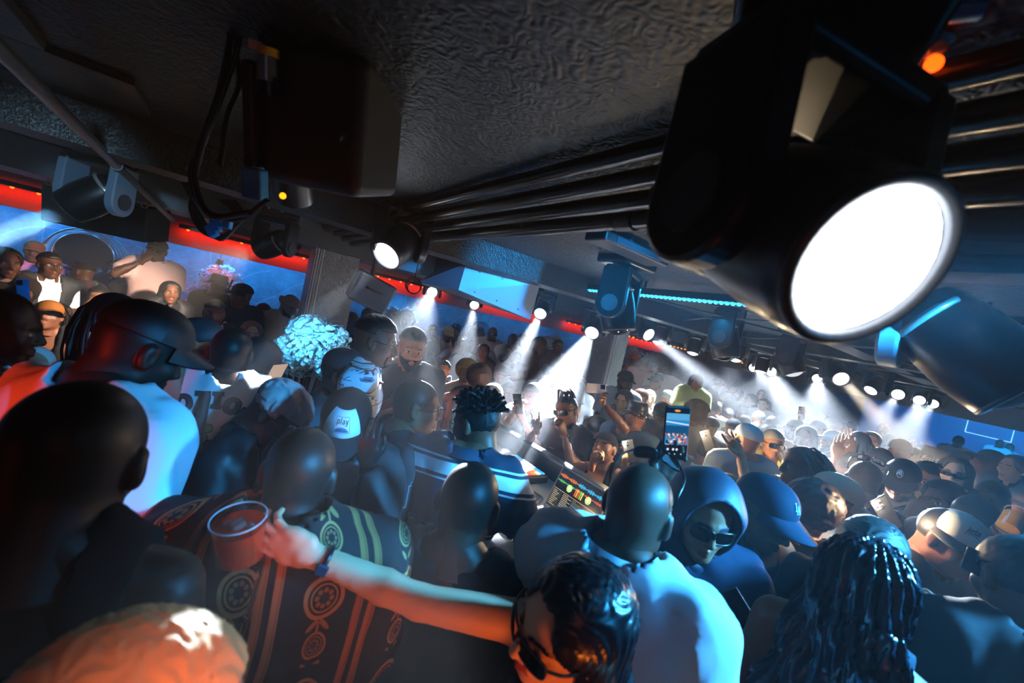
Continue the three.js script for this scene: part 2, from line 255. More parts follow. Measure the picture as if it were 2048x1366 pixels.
function addGlasses(root, M, kind, up) {
  if (!GLASSES[kind]) {
    const [w, h, r, th] = { sun: [0.028, 0.02, 0.014, 0.0035], wide: [0.032, 0.021, 0.01, 0.004], clear: [0.025, 0.02, 0.012, 0.0022], gold: [0.025, 0.021, 0.018, 0.0016], round: [0.023, 0.023, 0.022, 0.0018], narrow: [0.031, 0.0135, 0.008, 0.003] }[kind], fr = [], le = [];
    for (const s of [-1, 1]) {
      const sh = new THREE.Shape(), pts = [];
      for (let i = 0; i < 28; i++) { const a = i / 28 * Math.PI * 2, e = r > 0.017 ? 1 : 0.55, X = Math.sign(Math.cos(a)) * Math.pow(Math.abs(Math.cos(a)), e) * w, Y = Math.sign(Math.sin(a)) * Math.pow(Math.abs(Math.sin(a)), e) * h; pts.push(V(s * 0.033 + X, Y, 0.1 - Math.pow(Math.abs(s * 0.033 + X), 2) * 5)); }
      fr.push(tube(pts, th * 0.7, 5, 40, true));
      pts.forEach((q, i) => i ? sh.lineTo(q.x, q.y) : sh.moveTo(q.x, q.y));
      const lg = new THREE.ShapeGeometry(sh, 4), lp = lg.attributes.position; for (let i = 0; i < lp.count; i++) lp.setZ(i, 0.1 - lp.getX(i) ** 2 * 5); lg.computeVertexNormals(); le.push(lg);
      fr.push(tube([V(s * (0.033 + w), h * 0.5, 0.1 - (0.033 + w) ** 2 * 5), V(s * 0.082, h * 0.45, 0.05), V(s * 0.085, h * 0.4, -0.01), V(s * 0.081, -0.01, -0.03)], th * 0.8, 5, 16));
    }
    fr.push(tube([V(-0.033 + w, h * 0.3, 0.1), V(0, h * 0.55, 0.106), V(0.033 - w, h * 0.3, 0.1)], th * 0.8, 5, 8));
    GLASSES[kind] = [merged(fr), merged(le)];
  }
  const gold = kind === 'gold', thin = kind === 'clear' || gold || kind === 'round';
  const fm = gold ? mat('#c79a3c', 0.25, 1) : kind === 'round' ? mat('#b8b0a0', 0.3, 0.9) : mat('#0a0a0c', 0.3), lm = thin ? GLASSM : DARKLENS;
  const o = part('glasses', GLASSES[kind][0], fm, root); o.applyMatrix4(M.clone().multiply(up ? new THREE.Matrix4().makeTranslation(0, 0.075, -0.012).multiply(new THREE.Matrix4().makeRotationX(-0.75)) : new THREE.Matrix4().makeTranslation(0, -0.001, 0.004)));
  part('lens', GLASSES[kind][1], lm, o); return o;
}
const GLASSM = mat('#ffffff', 0.05, 0, { transmission: 1, thickness: 0, ior: 1.5 }), DARKLENS = mat('#050608', 0.08, 0, { clearcoat: 1, clearcoatRoughness: 0.05 });
// hands: wrist at the origin, fingers along +y, palm towards +z, thumb on +x (a right hand)
const HANDS = {}, GEST = { relaxed: [[0.25, 0.3, 0.35, 0.4], 0.35], open: [[0.04, 0.02, 0.04, 0.08], 0.02, 0.14], grip: [[0.55, 0.6, 0.65, 0.7], 0.7], fist: [[1.4, 1.45, 1.45, 1.45], 1.1], point: [[0.04, 1.35, 1.4, 1.4], 0.9], glass: [[0.34, 0.42, 0.5, 0.55], 0.55], pinch: [[0.75, 0.35, 0.3, 0.25], 0.75], rock: [[0.08, 1.35, 1.4, 0.15], 0.2], flat: [[0.1, 0.08, 0.1, 0.14], 0.25], thumb: [[1.3, 1.35, 1.4, 1.4], -0.35] };
function handGeo(g, lod) {
  const k = g + lod; if (HANDS[k]) return HANDS[k];
  const [curl, th, sp = 0.05] = GEST[g], bones = [], X0 = [0.029, 0.01, -0.0095, -0.028], LEN = [[0.04, 0.025, 0.019], [0.044, 0.028, 0.02], [0.041, 0.026, 0.02], [0.032, 0.02, 0.017]], Y0 = [0.088, 0.093, 0.089, 0.081];
  for (let i = 0; i < 4; i++) { let p = V(X0[i], Y0[i], 0), a = 0; const sx = Math.sin((1.5 - i) * sp); for (let s = 0; s < 3; s++) { a += curl[i] * (s === 0 ? 0.85 : 1.1); const q = p.clone().add(V(sx * LEN[i][s], Math.cos(a) * LEN[i][s], Math.sin(a) * LEN[i][s])); bones.push([p, q, 0.0092 - s * 0.0009, 0.0084 - s * 0.0009]); p = q; } }
  const t0 = V(0.024, 0.028, 0.008), t1 = V(0.05 - Math.max(0, th) * 0.012, 0.054, 0.012 + Math.max(0, th) * 0.026), t2 = V(0.066 - Math.max(0, th) * 0.046, 0.08 - Math.min(0, th) * 0.01, 0.014 + Math.max(0, th) * 0.034), t3 = V(0.072 - Math.max(0, th) * 0.072, 0.1 - Math.min(0, th) * 0.014, 0.014 + Math.max(0, th) * 0.03);
  const tb = [[t0, t1, 0.0155, 0.0115], [t1, t2, 0.011, 0.0098], [t2, t3, 0.0096, 0.008]];
  const c = (x, y, z, b) => cap(x, y, z, b[0].x, b[0].y, b[0].z, b[1].x, b[1].y, b[1].z, b[2], b[3]);
  const f = (x, y, z) => {
    let d = smin(ell(x, y, z, 0.001, 0.055, 0.0, 0.041, 0.05, 0.0155), cap(x, y, z, 0, -0.03, 0, 0, 0.03, 0, 0.0235, 0.024), 0.02);
    d = smin(d, cap(x, y, z, -0.026, 0.03, 0.004, -0.029, 0.075, 0.002, 0.013, 0.011), 0.012);
    d = smin(d, cap(x, y, z, 0.024, 0.06, 0.001, -0.024, 0.06, 0.001, 0.0145, 0.0135), 0.015);
    d = smin(d, smin(smin(c(x, y, z, tb[0]), c(x, y, z, tb[1]), 0.004), c(x, y, z, tb[2]), 0.003), 0.01);
    for (let i = 0; i < 4; i++) { let e = 9; for (let s = 0; s < 3; s++) e = smin(e, c(x, y, z, bones[i * 3 + s]), 0.0025); d = smin(d, e, 0.005); }
    return d;
  };
  return HANDS[k] = meshSDF(f, [-0.075, -0.05, -0.05], [0.1, 0.2, 0.115], [0.0042, 0.0068, 0.011, 0.015][lod], 1.4);
}
function mirrored(g) { const q = g.clone(), p = q.attributes.position, n = q.attributes.normal, i = q.index.array; for (let k = 0; k < p.count; k++) { p.setX(k, -p.getX(k)); n.setX(k, -n.getX(k)); } for (let k = 0; k < i.length; k += 3) { const t = i[k]; i[k] = i[k + 1]; i[k + 1] = t; } return q; }

const SKIN = new THREE.MeshPhysicalMaterial({ vertexColors: true, roughness: 0.48, specularIntensity: 0.6 });
const UPV = V(0, 1, 0);
// arm poses for the right arm (x < 0 side is the person's right); mirrored for the left. [wrist, elbow hint, gesture, finger direction, palm normal]
const ARMS = {
  down: [[-0.25, 0.83, 0.08], [-0.4, 0, -1], 'relaxed', [0, -1, 0.15], [1, 0, 0]],
  bent: [[-0.13, 1.1, 0.3], [-1, -0.6, -0.3], 'relaxed', [0.5, 0.2, 0.8], [0.5, -0.2, -0.3]],
  phone: [[-0.09, 1.36, 0.3], [-0.7, -1, 0], 'grip', [0.1, 1, 0.1], [0.9, 0, -0.4]],
  high: [[-0.2, 1.72, 0.24], [-1, -0.4, 0.1], 'grip', [0, 1, 0], [0.4, 0, -1]],
  up: [[-0.26, 1.96, 0.08], [-1, 0, 0.2], 'open', [0, 1, 0], [0, 0, 1]],
  face: [[-0.06, 1.5, 0.17], [-1, -0.9, 0.2], 'relaxed', [0.4, 0.9, -0.1], [0.3, 0, -1]],
  point: [[-0.2, 1.42, 0.52], [-0.7, -0.8, 0], 'point', [0, 0.05, 1], [0, -1, 0]],
  out: [[-0.6, 1.44, 0.22], [-0.2, -1, -0.3], 'open', [-1, 0.1, 0.3], [0, -1, 0]],
  chest: [[-0.03, 1.24, 0.22], [-1, -0.7, 0], 'relaxed', [0.9, 0.4, 0], [0, 0, -1]],
  drink: [[-0.1, 1.28, 0.27], [-1, -0.7, 0], 'glass', [0.5, 0.5, 0.5], [0.8, 0, -0.5]],
};
function bend(pose, p) { // lean of everything above the hips
  const c = V(0, 0.98, 0); return p.clone().sub(c).applyQuaternion(pose.lean).add(c);
}
const CLOTH = {};
// everyone is listed first; where two would stand in each other they step apart along the line of sight, then they are built
const PEOPLE = [];
function person(o) { PEOPLE.push(o); return o; }
function buildPeople() {
  const P = PEOPLE.map((o) => { const s = o.s ?? (o.f ? 0.95 : 1), z = o.z ?? F * 0.235 * s / o.h; return { o, s, z, z0: z }; });
  const xz = (p) => at(p.o.px, p.o.py, p.z);
  for (let it = 0; it < 140; it++) { const Q = P.map(xz); for (let i = 0; i < P.length; i++) for (let j = i + 1; j < P.length; j++) { const a = P[i], b = P[j], dx = Q[i].x - Q[j].x, dz = Q[i].z - Q[j].z, d = Math.hypot(dx, dz), want = 0.5; if (d >= want) continue; const near = a.z < b.z ? a : b, far = near === a ? b : a, st = Math.min(0.03, (want - d) * 0.3); if (!near.o.pin && near.z > near.z0 * (near.o.floor === STAGE ? 0.97 : 0.84)) near.z -= st * 0.5; if (!far.o.pin && far.z < far.z0 * (far.o.floor === STAGE ? 1.05 : 1.2)) far.z += st * 0.5; } }
  for (let it = 0; it < 40; it++) for (const p of P) for (const [x, z, r] of [[0.98, -4.66, 0.5], [4.66, -4.05, 0.48]]) { const q = xz(p); if (Math.hypot(q.x - x, q.z - z) < r) p.z += at(p.o.px, p.o.py, p.z).sub(CAM).length() > Math.hypot(x, z) ? 0.03 : -0.03; }
  for (const p of P) { p.o.z = p.z; const k = p.z / p.z0; p.o.s = p.s * Math.min(1.08, Math.max(0.93, k)); makePerson(p.o); }
}
function makePerson(o) {
  const lod = o.lod ?? (o.h > 128 ? 0 : o.h > 63 ? 1 : 2), s = o.s ?? (o.f ? 0.95 : 1), D = Math.PI / 180;
  const depth = o.z ?? F * 0.235 * s / o.h, head = at(o.px, o.py, depth), floor = o.floor === STAGE ? STAGE : head.z < -5.3 && head.x < 7.5 ? 0.15 : head.x < 1.6 && head.z > -4.85 ? STAGE : head.x > 5.2 && head.x < 8.2 && head.z > -4.6 && head.z < -3.2 ? 0.25 : PIT, toCam = CAM.clone().sub(head);
  const yaw = Math.atan2(toCam.x, toCam.z) + (o.face ?? 0) * D, hy = yaw + (o.turn ?? 0) * D;
  const pose = { lean: new THREE.Quaternion().setFromEuler(new THREE.Euler((o.lean ?? 3) * D, 0, (o.tilt ?? 0) * D)) };
  const build = o.build ?? 1, fem = o.f ? 1 : 0, shw = (fem ? 0.158 : 0.18) * (o.shoulders ?? 1), br = build * (fem ? 0.92 : 1);
  // skeleton, pelvis up, before the legs are fitted to the floor
  const hl = V(0, 1.622, 0.015), headP = bend(pose, hl);
  const g = thing(o.name ?? 'person', o.label, 'person', null, o.group);
  g.scale.setScalar(s);
  g.rotation.y = yaw;
  const rotY = new THREE.Quaternion().setFromAxisAngle(UPV, yaw), off = headP.clone().multiplyScalar(s).applyQuaternion(rotY);
  const base = head.clone().sub(off), delta = (base.y - floor) / s; // how far the upper body stands above its default height
  g.position.set(base.x, floor, base.z);
  if (Math.abs(delta) > 0.3) console.log('reach', o.label, delta.toFixed(2), 'depth', depth.toFixed(2));
  const up = V(0, delta, 0), inv = new THREE.Matrix4().compose(V(base.x, base.y, base.z), rotY, V(s, s, s)).invert();
  const local = (w) => w.clone().applyMatrix4(inv);
  // head
  const hq = new THREE.Quaternion().setFromEuler(new THREE.Euler((o.pitch ?? 0) * D, hy - yaw, (o.roll ?? 0) * D, 'YXZ'));
  const HM = new THREE.Matrix4().compose(headP, hq, V(...(o.hs ?? [1, 1, 1]))), HMd = new THREE.Matrix4().makeTranslation(0, delta, 0).multiply(HM);
  const hg = headGeo(fem, lod).clone(); hg.setAttribute('color', new THREE.BufferAttribute(headColors(hg, o.tone ?? 'd2', { buzz: o.hair === 'buzz', stubble: o.beard === 'stubble', hairColor: o.hairColor, eyes: o.eyes, lip: o.lip }), 3));
  hg.applyMatrix4(HM);
  // bones: [ax,ay,az,bx,by,bz,ra,rb, flat] - flat squeezes front to back
  const T = (x, y, z) => bend(pose, V(x, y, z)), B = [], add = (a, b, ra, rb, flat = 1) => B.push([a.x, a.y, a.z, b.x, b.y, b.z, ra, rb, flat]);
  const zax = V(0, 0, 1).applyQuaternion(pose.lean);
  const neckTop = V(0, -0.1, -0.035).applyMatrix4(HM), N0 = T(0, 1.46, -0.025);
  const torso = [], tadd = (a, b, ra, rb) => torso.push([a.x, a.y, a.z, b.x, b.y, b.z, ra, rb]);
  const belly = o.belly ?? 0, bust = fem ? 0.018 : 0;
  tadd(T(0, 0.94, 0), T(0, 1.06, 0.005 + belly * 0.4), (fem ? 0.165 : 0.158) * br, ((fem ? 0.128 : 0.148) + belly) * br);
  tadd(T(0, 1.06, 0.005 + belly * 0.4), T(0, 1.3, 0.0), ((fem ? 0.128 : 0.148) + belly) * br, (fem ? 0.148 : 0.172) * br);
  tadd(T(-0.09 * br, 1.34, 0), T(0.09 * br, 1.34, 0), 0.115 * br, 0.115 * br);
  const FL = 1.5; // front-to-back flatness of the trunk
  const sho = [-1, 1].map((k) => T(k * shw, 1.437 + (o.shrug ?? 0), -0.012));
  const arms = [];
  for (const k of [0, 1]) {
    const side = k ? 1 : -1, def = ARMS[(k ? o.L : o.R)?.pose ?? (typeof (k ? o.L : o.R) === 'string' ? (k ? o.L : o.R) : 'down')], ov = typeof (k ? o.L : o.R) === 'object' ? (k ? o.L : o.R) : {};
    const fl = (a) => V(k ? -a[0] : a[0], a[1], a[2]);
    let w = ov.at ? local(at(...ov.at)) : ov.w ? V(...ov.w) : fl(def[0]); if (!ov.at && !ov.w) w = (o.R === 'down' || def === ARMS.down) ? w : bend(pose, w);
    const pole = ov.e ? V(...ov.e) : ov.at && !ov.pose ? fl([-0.5, -1, 0]) : fl(def[1]), S = sho[k], l1 = 0.29 * (o.reach ?? 1), l2 = 0.262 * (o.reach ?? 1), dv = w.clone().sub(S); let len = dv.length(); const mx = (l1 + l2) * 0.995; if (len > mx) { w = S.clone().addScaledVector(dv, mx / len); len = mx; if (ov.at && dv.length() > mx + 0.05) console.log('arm short', o.label, (dv.length() - mx).toFixed(2)); }
    dv.normalize(); const ca = (l1 * l1 + len * len - l2 * l2) / (2 * l1 * len), sa = Math.sqrt(Math.max(0, 1 - ca * ca)), pv = pole.clone().addScaledVector(dv, -pole.dot(dv)).normalize(), E = S.clone().addScaledVector(dv, ca * l1).addScaledVector(pv, sa * l1);
    const fd = (ov.d ? V(...ov.d) : fl(def[3])).normalize(); if (ov.dw) { const a = at(...ov.dw), b = ov.at ? at(...ov.at) : null; if (b) fd.copy(a.sub(b).transformDirection(inv)); }
    const pn = (ov.nw ? V(...ov.nw).transformDirection(inv) : ov.n ? V(...ov.n) : fl(def[4])); pn.addScaledVector(fd, -pn.dot(fd)).normalize();
    const hx = new THREE.Vector3().crossVectors(fd, pn), hm = new THREE.Matrix4().makeBasis(hx, fd, pn).setPosition(w);
    const gest = ov.g ?? def[2], hgeo = handGeo(gest, lod + (def === ARMS.down && !ov.at && !ov.w ? 1 : 0));
    // which way the thumb points decides the side of the hand
    arms.push({ S, E, w, hm, geo: (k === 0) ? hgeo : mirrored(hgeo), fd, pn });
  }
  const ar = (o.armR ?? 1) * (fem ? 0.86 : 1) * (0.6 + 0.4 * build);
  const armD = (x, y, z, k, inf) => { const a = arms[k]; let d = cap(x, y, z, a.S.x, a.S.y, a.S.z, a.E.x, a.E.y, a.E.z, 0.058 * ar + inf, 0.043 * ar + inf); return smin(d, smin(cap(x, y, z, a.E.x, a.E.y, a.E.z, a.E.x + (a.w.x - a.E.x) * 0.35, a.E.y + (a.w.y - a.E.y) * 0.35, a.E.z + (a.w.z - a.E.z) * 0.35, 0.041 * ar + inf, 0.042 * ar + inf), cap(x, y, z, a.E.x + (a.w.x - a.E.x) * 0.35, a.E.y + (a.w.y - a.E.y) * 0.35, a.E.z + (a.w.z - a.E.z) * 0.35, a.w.x, a.w.y, a.w.z, 0.042 * ar + inf, 0.0255 + inf), 0.01), 0.012); };
  const lq = pose.lean.clone().invert(), qx = (x, y, z) => { const v = TV.set(x, y - 0.98, z).applyQuaternion(lq); return v; };
  const TV = new THREE.Vector3();
  const torsoD = (x, y, z, inf) => { // in the leaning trunk's own axes, squeezed front to back
    const v = qx(x, y, z), X = v.x, Y = v.y + 0.98, Z = v.z * FL; let d = 9;
    d = smin(d, cap(X, Y, Z, 0, 0.93, 0, 0, 1.06, 0.005 * FL, (fem ? 0.165 : 0.158) * br + inf, ((fem ? 0.128 : 0.148) + belly) * br + inf), 0.04);
    d = smin(d, cap(X, Y, Z, 0, 1.06, (0.005 + belly * 0.5) * FL, 0, 1.3, 0, ((fem ? 0.128 : 0.148) + belly) * br + inf, (fem ? 0.145 : 0.17) * br + inf), 0.04);
    d = smin(d, cap(X, Y, Z, -0.08 * br, 1.34, 0, 0.08 * br, 1.34, 0, 0.118 * br + inf, 0.118 * br + inf), 0.05);
    let e = cap(Math.abs(v.x), v.y + 0.98, v.z, 0.035, 1.497, -0.034, shw - 0.005, 1.442 + (o.shrug ?? 0), -0.012, 0.066 + inf, 0.057 + inf);
    if (fem) e = smin(e, sph(Math.abs(v.x), v.y + 0.98, v.z, 0.072, 1.27, 0.075, 0.06 + inf), 0.04);
    return smin(d / 1.25, e, 0.06);
  };
  const neckD = (x, y, z, inf) => cap(x, y, z, N0.x, N0.y - 0.02, N0.z, neckTop.x, neckTop.y, neckTop.z, (fem ? 0.052 : 0.067) + inf, (fem ? 0.046 : 0.06) + inf);
  const sk = (x, y, z) => { let d = smin(torsoD(x, y, z, o.bare ? 0 : -0.012), neckD(x, y, z, 0), 0.045); return smin(d, Math.min(armD(x, y, z, 0, 0), armD(x, y, z, 1, 0)), 0.03); };
  // bounds
  const lo = V(9, 9, 9), hi = V(-9, -9, -9); for (const p of [T(-0.2, 0.86, -0.14), T(0.2, 0.86, 0.2), headP.clone().add(V(0, -0.05, 0)), ...sho.flatMap((p) => [p.clone().subScalar(0.1), p.clone().addScalar(0.1)]), ...arms.flatMap((a) => [a.E, a.w])]) { lo.min(p); hi.max(p); }
  lo.subScalar(0.09); hi.addScalar(0.09);
  const cell = o.cell ?? [0.018, 0.026, 0.037][lod], bg = meshSDF((x, y, z) => smax(sk(x, y, z), 0.9 - y, 0.01), lo.toArray(), hi.toArray(), cell);
  const tone = lin(TONES[o.tone ?? 'd2'] ?? o.tone), paint = (q) => { const c = new Float32Array(q.attributes.position.count * 3); for (let i = 0; i < c.length; i += 3) c.set(tone, i); q.setAttribute('color', new THREE.BufferAttribute(c, 3)); return q; };
  const pieces = [bg, ...arms.map((a) => a.geo.clone().applyMatrix4(a.hm))].map(paint); pieces.push(hg);
  const body = part('body', mergeGeometries(pieces), SKIN, g); body.position.y = delta;
  // clothes
  const sh = o.shirt ?? ['tee', '#14161a'], type = sh[0], inf = [0.012, 0.016, 0.021][lod] + (o.loose ?? 0) + (type === 'hoodie' || type === 'jacket' ? 0.012 : 0);
  if (type !== 'none') {
    const cut = { tee: 0.72, polo: 0.74, shirt: 0.8, tank: -0.12, long: 1.97, hoodie: 1.97, jacket: 1.97, strapless: -9, vest: -0.02, sweater: 1.97 }[type];
    const sleeve = (x, y, z, k) => { const a = arms[k]; if (cut <= -0.5) return 9; let d = cut < 1 ? cap(x, y, z, a.S.x, a.S.y, a.S.z, a.E.x, a.E.y, a.E.z, 0.058 * ar + inf + 0.012, 0.043 * ar + inf + 0.014) : armD(x, y, z, k, inf + 0.006); const ux = a.E.x - a.S.x, uy = a.E.y - a.S.y, uz = a.E.z - a.S.z, l = Math.hypot(ux, uy, uz); if (cut < 1) return smax(d, ((x - a.S.x) * ux + (y - a.S.y) * uy + (z - a.S.z) * uz) / l - cut * l, 0.006); const wx = a.w.x - a.E.x, wy = a.w.y - a.E.y, wz = a.w.z - a.E.z, m = Math.hypot(wx, wy, wz), tt = ((x - a.E.x) * wx + (y - a.E.y) * wy + (z - a.E.z) * wz) / m - (cut - 1) * m; const near = cap(x, y, z, a.E.x, a.E.y, a.E.z, a.w.x, a.w.y, a.w.z, 0.07, 0.07); return near < 0.05 ? smax(d, tt, 0.006) : d; };
    const fold = lod < 2 ? (o.folds ?? 1) * [0.012, 0.008, 0][lod] : 0, seed = o.px * 0.37;
    const hem = o.hem ?? 0.86;
    const cf = (x, y, z) => {
      let d = torsoD(x, y, z, inf); 
      if (cut > -0.5) d = smin(d, Math.min(sleeve(x, y, z, 0), sleeve(x, y, z, 1)), 0.028);
      if (fold) { const q = vnoise(x * 11 + seed, y * 4.5 + x * 5, z * 11) , r = vnoise(x * 25 + y * 9, y * 13 - x * 11 + seed, z * 25); d += fold * (1 - Math.abs(q) * 2.2) * 0.9 + fold * 0.45 * r; }
      const v = qx(x, y, z), Y = v.y + 0.98, X = v.x, Z = v.z, ax = Math.abs(X);
      // neckline: a bowl round the neck; deeper or to the armpits for tops that bare the shoulders
      if (type === 'strapless') d = smax(d, Y - 1.34 - Z * 0.15, 0.008);
      else if (type === 'tank') { const line = ax < 0.055 ? 1.35 - Z * 0.35 : ax < 0.125 ? 2 : 1.385 - (ax - 0.125) * 3.2; d = smax(d, Y - line, 0.008); d = smax(d, ax - 0.148, 0.01); }
      else d = smax(d, -(Math.hypot(X / 1.05, (Z + 0.028) / 1.0) < 0.3 ? Math.max(Math.hypot(X, Z + 0.034) - (fem ? 0.078 : 0.09), 1.5 - Y - Math.max(0, Z + 0.03) * 0.6 - (type === 'jacket' || type === 'vest' ? 0.03 : 0)) : 1), 0.008);
      if (type === 'jacket' || type === 'vest') d = smax(d, -Math.max(ax - 0.028 - Math.max(0, Y - 1.1) * 0.14, 0.03 - Z), 0.008);
      return smax(d, hem - Y, 0.008);
    };
    const inner = (type === 'jacket' || type === 'vest') ? 'tee' : null;
    const sg = meshSDF(cf, lo.clone().subScalar(0.04).toArray(), hi.clone().addScalar(0.04).toArray(), o.shirtCell ?? [0.0135, 0.021, 0.033][lod]);
    if (o.print) { // garment layout: metres across the back or the front
      const p = sg.attributes.position, nn = sg.attributes.normal, uv = new Float32Array(p.count * 2), v = new THREE.Vector3();
      for (let i = 0; i < p.count; i++) { v.set(p.getX(i), p.getY(i) - 0.98, p.getZ(i)).applyQuaternion(lq); const back = v.z < -0.0; const w = o.print.wrap; if (w) { uv[i * 2] = v.x / w + (v.z * (v.x > 0 ? 1 : -1)) * 0.6 / w; uv[i * 2 + 1] = (v.y + 0.98 - 0.86) / w; } else if (back === (o.print.on === 'back')) { uv[i * 2] = (back ? -v.x : v.x) / 0.5 + 0.5; uv[i * 2 + 1] = (v.y + 0.98 - 0.9) / 0.62; } else { uv[i * 2] = back ? 0.01 : 0.01; uv[i * 2 + 1] = 0.02; } }
      sg.setAttribute('uv', new THREE.BufferAttribute(uv, 2));
    }
    const sm = o.print ? o.print.m : mat(sh[1], sh[2] ?? 0.85), so = part({ tee: 'tee_shirt', polo: 'polo_shirt', shirt: 'shirt', tank: 'tank_top', long: 'long_sleeve_top', hoodie: 'hoodie', jacket: 'jacket', strapless: 'strapless_top', vest: 'gilet', sweater: 'sweater' }[type], sg, sm, g); so.position.y = delta;
    if (inner) { const ig = meshSDF((x, y, z) => { let d = smin(torsoD(x, y, z, inf - 0.012), neckD(x, y, z, 0.004), 0.03); if (type === 'vest') d = smin(d, Math.min(...[0, 1].map((k) => { const a = arms[k], ux = a.E.x - a.S.x, uy = a.E.y - a.S.y, uz = a.E.z - a.S.z, l = Math.hypot(ux, uy, uz); return smax(armD(x, y, z, k, 0.014), ((x - a.S.x) * ux + (y - a.S.y) * uy + (z - a.S.z) * uz) / l - 0.75 * l, 0.006); })), 0.02); const v = qx(x, y, z); d = smax(d, -(Math.max(Math.hypot(v.x, v.z + 0.03) - 0.078, 1.468 - v.y - 0.98 - Math.max(0, v.z + 0.03) * 0.5)), 0.008); return smax(d, hem + 0.01 - v.y - 0.98, 0.008); }, lo.clone().subScalar(0.02).toArray(), hi.clone().addScalar(0.02).toArray(), [0.018, 0.024, 0.034][lod]); const io = part('tee_shirt', ig, mat(sh[3] ?? '#d8d4cc', 0.85), g); io.position.y = delta; }
    if (type === 'polo' || type === 'shirt' || o.collar) { // a folded collar: a sloping band round the neck, open at the front
      const n = 22, pos = [], idx = []; for (let i = 0; i <= n; i++) { const a = (i / n - 0.5) * 2 * 2.75 + Math.PI, r = 0.078; for (const [q, y] of [[0.0, 0.06], [0.008, 0.068], [0.034, 0.03], [0.028, 0.022]]) { const x = Math.sin(a) * (r + q), z = -0.024 + Math.cos(a) * (r + q + 0.004), fr = Math.max(0, Math.cos(a)); const v = bend(pose, V(x, 1.468 + y - fr * 0.035, z)); pos.push(v.x, v.y, v.z); } }
      for (let i = 0; i < n; i++) for (let j = 0; j < 4; j++) { const a = i * 4 + j, b = i * 4 + (j + 1) % 4; idx.push(a, b, a + 4, b, b + 4, a + 4); }
      const cg = new THREE.BufferGeometry(); cg.setAttribute('position', new THREE.Float32BufferAttribute(pos, 3)); cg.setIndex(idx); cg.computeVertexNormals(); const co = part('collar', cg, o.collar ? mat(o.collar, 0.8) : sm, so); }
  }
  // trousers and shoes, fitted between hips and floor
  const tk = 'legs' + lod; CLOTH[tk] ??= meshSDF((x, y, z) => { const ax = Math.abs(x); let d = smin(cap(ax, y, z, 0.08, 0.93, 0, 0.1, 0.5, 0.01, 0.098, 0.07), cap(ax, y, z, 0.1, 0.5, 0.01, 0.115, 0.06, -0.015, 0.07, 0.055), 0.02); d = smin(d, ell(x, y, z, 0, 0.94, 0, 0.172, 0.12, 0.118), 0.04); return smax(smax(d, y - 1.0, 0.01), 0.045 - y, 0.005); }, [-0.22, 0, -0.16], [0.22, 1.05, 0.16], [0.04, 0.046, 0.055][lod]);
  CLOTH['shoe'] ??= meshSDF((x, y, z) => smax(smin(ell(x, y, z, 0, 0.035, 0.06, 0.046, 0.042, 0.12), cap(x, y, z, 0, 0.03, -0.03, 0, 0.09, -0.03, 0.045, 0.04), 0.03), 0.001 - y, 0.006), [-0.08, -0.02, -0.12], [0.08, 0.15, 0.22], 0.03);
  const tr = part('trousers', CLOTH[tk], mat(o.legs ?? '#10131a', 0.85), g); tr.scale.y = Math.max(0.3, (0.96 + delta) / 0.96);
  for (const k of [-1, 1]) part('shoe', CLOTH.shoe, mat(o.shoes ?? '#1a1a1c', 0.6), g).position.x = k * 0.115;
  // on the head
  if (o.hair && o.hair !== 'buzz' && o.hair !== 'bald') { const hr = part({ hood: 'hood', bucket: 'bucket_hat', durag: 'durag', bandana: 'bandana', beanie: 'beanie' }[o.hair] ?? 'hair', hairGeo(o.hair, lod), mat(o.hairColor ?? '#0a0807', o.hairRough ?? 0.55), g); hr.applyMatrix4(HMd); }
  if (o.under) { const hr = part('hair', hairGeo(o.under, lod), mat(o.hairColor2 ?? '#0a0807', 0.55), g); hr.applyMatrix4(HMd); }
  if (o.beard && o.beard !== 'stubble') { const b = part('beard', hairGeo(o.beard, Math.min(lod, 1)), mat(o.beardColor ?? '#0a0706', 0.75), g); b.applyMatrix4(HMd); }
  if (o.cap) addCap(g, HMd, typeof o.cap === 'string' ? { color: o.cap } : o.cap);
  if (o.glasses) addGlasses(g, HMd, o.glasses, o.glassesUp);
  if (o.chain) { const c = V(0, 1.44, 0), pts = []; for (let i = 0; i < 18; i++) { const a = i / 18 * Math.PI * 2, f = (1 + Math.cos(a)) / 2; pts.push(bend(pose, V(Math.sin(a) * (0.075 + f * 0.0), 1.485 - f * (o.chainDrop ?? 0.14) - 0.01, -0.03 + Math.cos(a) * 0.07 + f * (0.075 + inf)))); } const n = part('necklace', tube(pts, o.chainR ?? 0.004, 5, 48, true), mat(o.chain, 0.25, 1), g); n.position.y = delta; if (o.pendant) { const pp = bend(pose, V(0, 1.475 - (o.chainDrop ?? 0.14), 0.115 + inf)); part('pendant', new THREE.TorusGeometry(0.016, 0.005, 6, 12).translate(pp.x, pp.y - 0.012, pp.z), mat(o.chain, 0.25, 1), n); } }
  if (o.earring) { const e = part('earring', new THREE.TorusGeometry(0.011, 0.002, 6, 14).rotateY(Math.PI / 2).translate(o.earring * 0.082, -0.047, -0.008), mat('#d8c080', 0.2, 1), g); e.applyMatrix4(HMd); }
  if (o.strap) { const st = part('strap', tube(o.strap.map((q) => bend(pose, V(...q))), 0.02, 6, 24), mat('#0e0e10', 0.6), g); st.position.y = delta; }
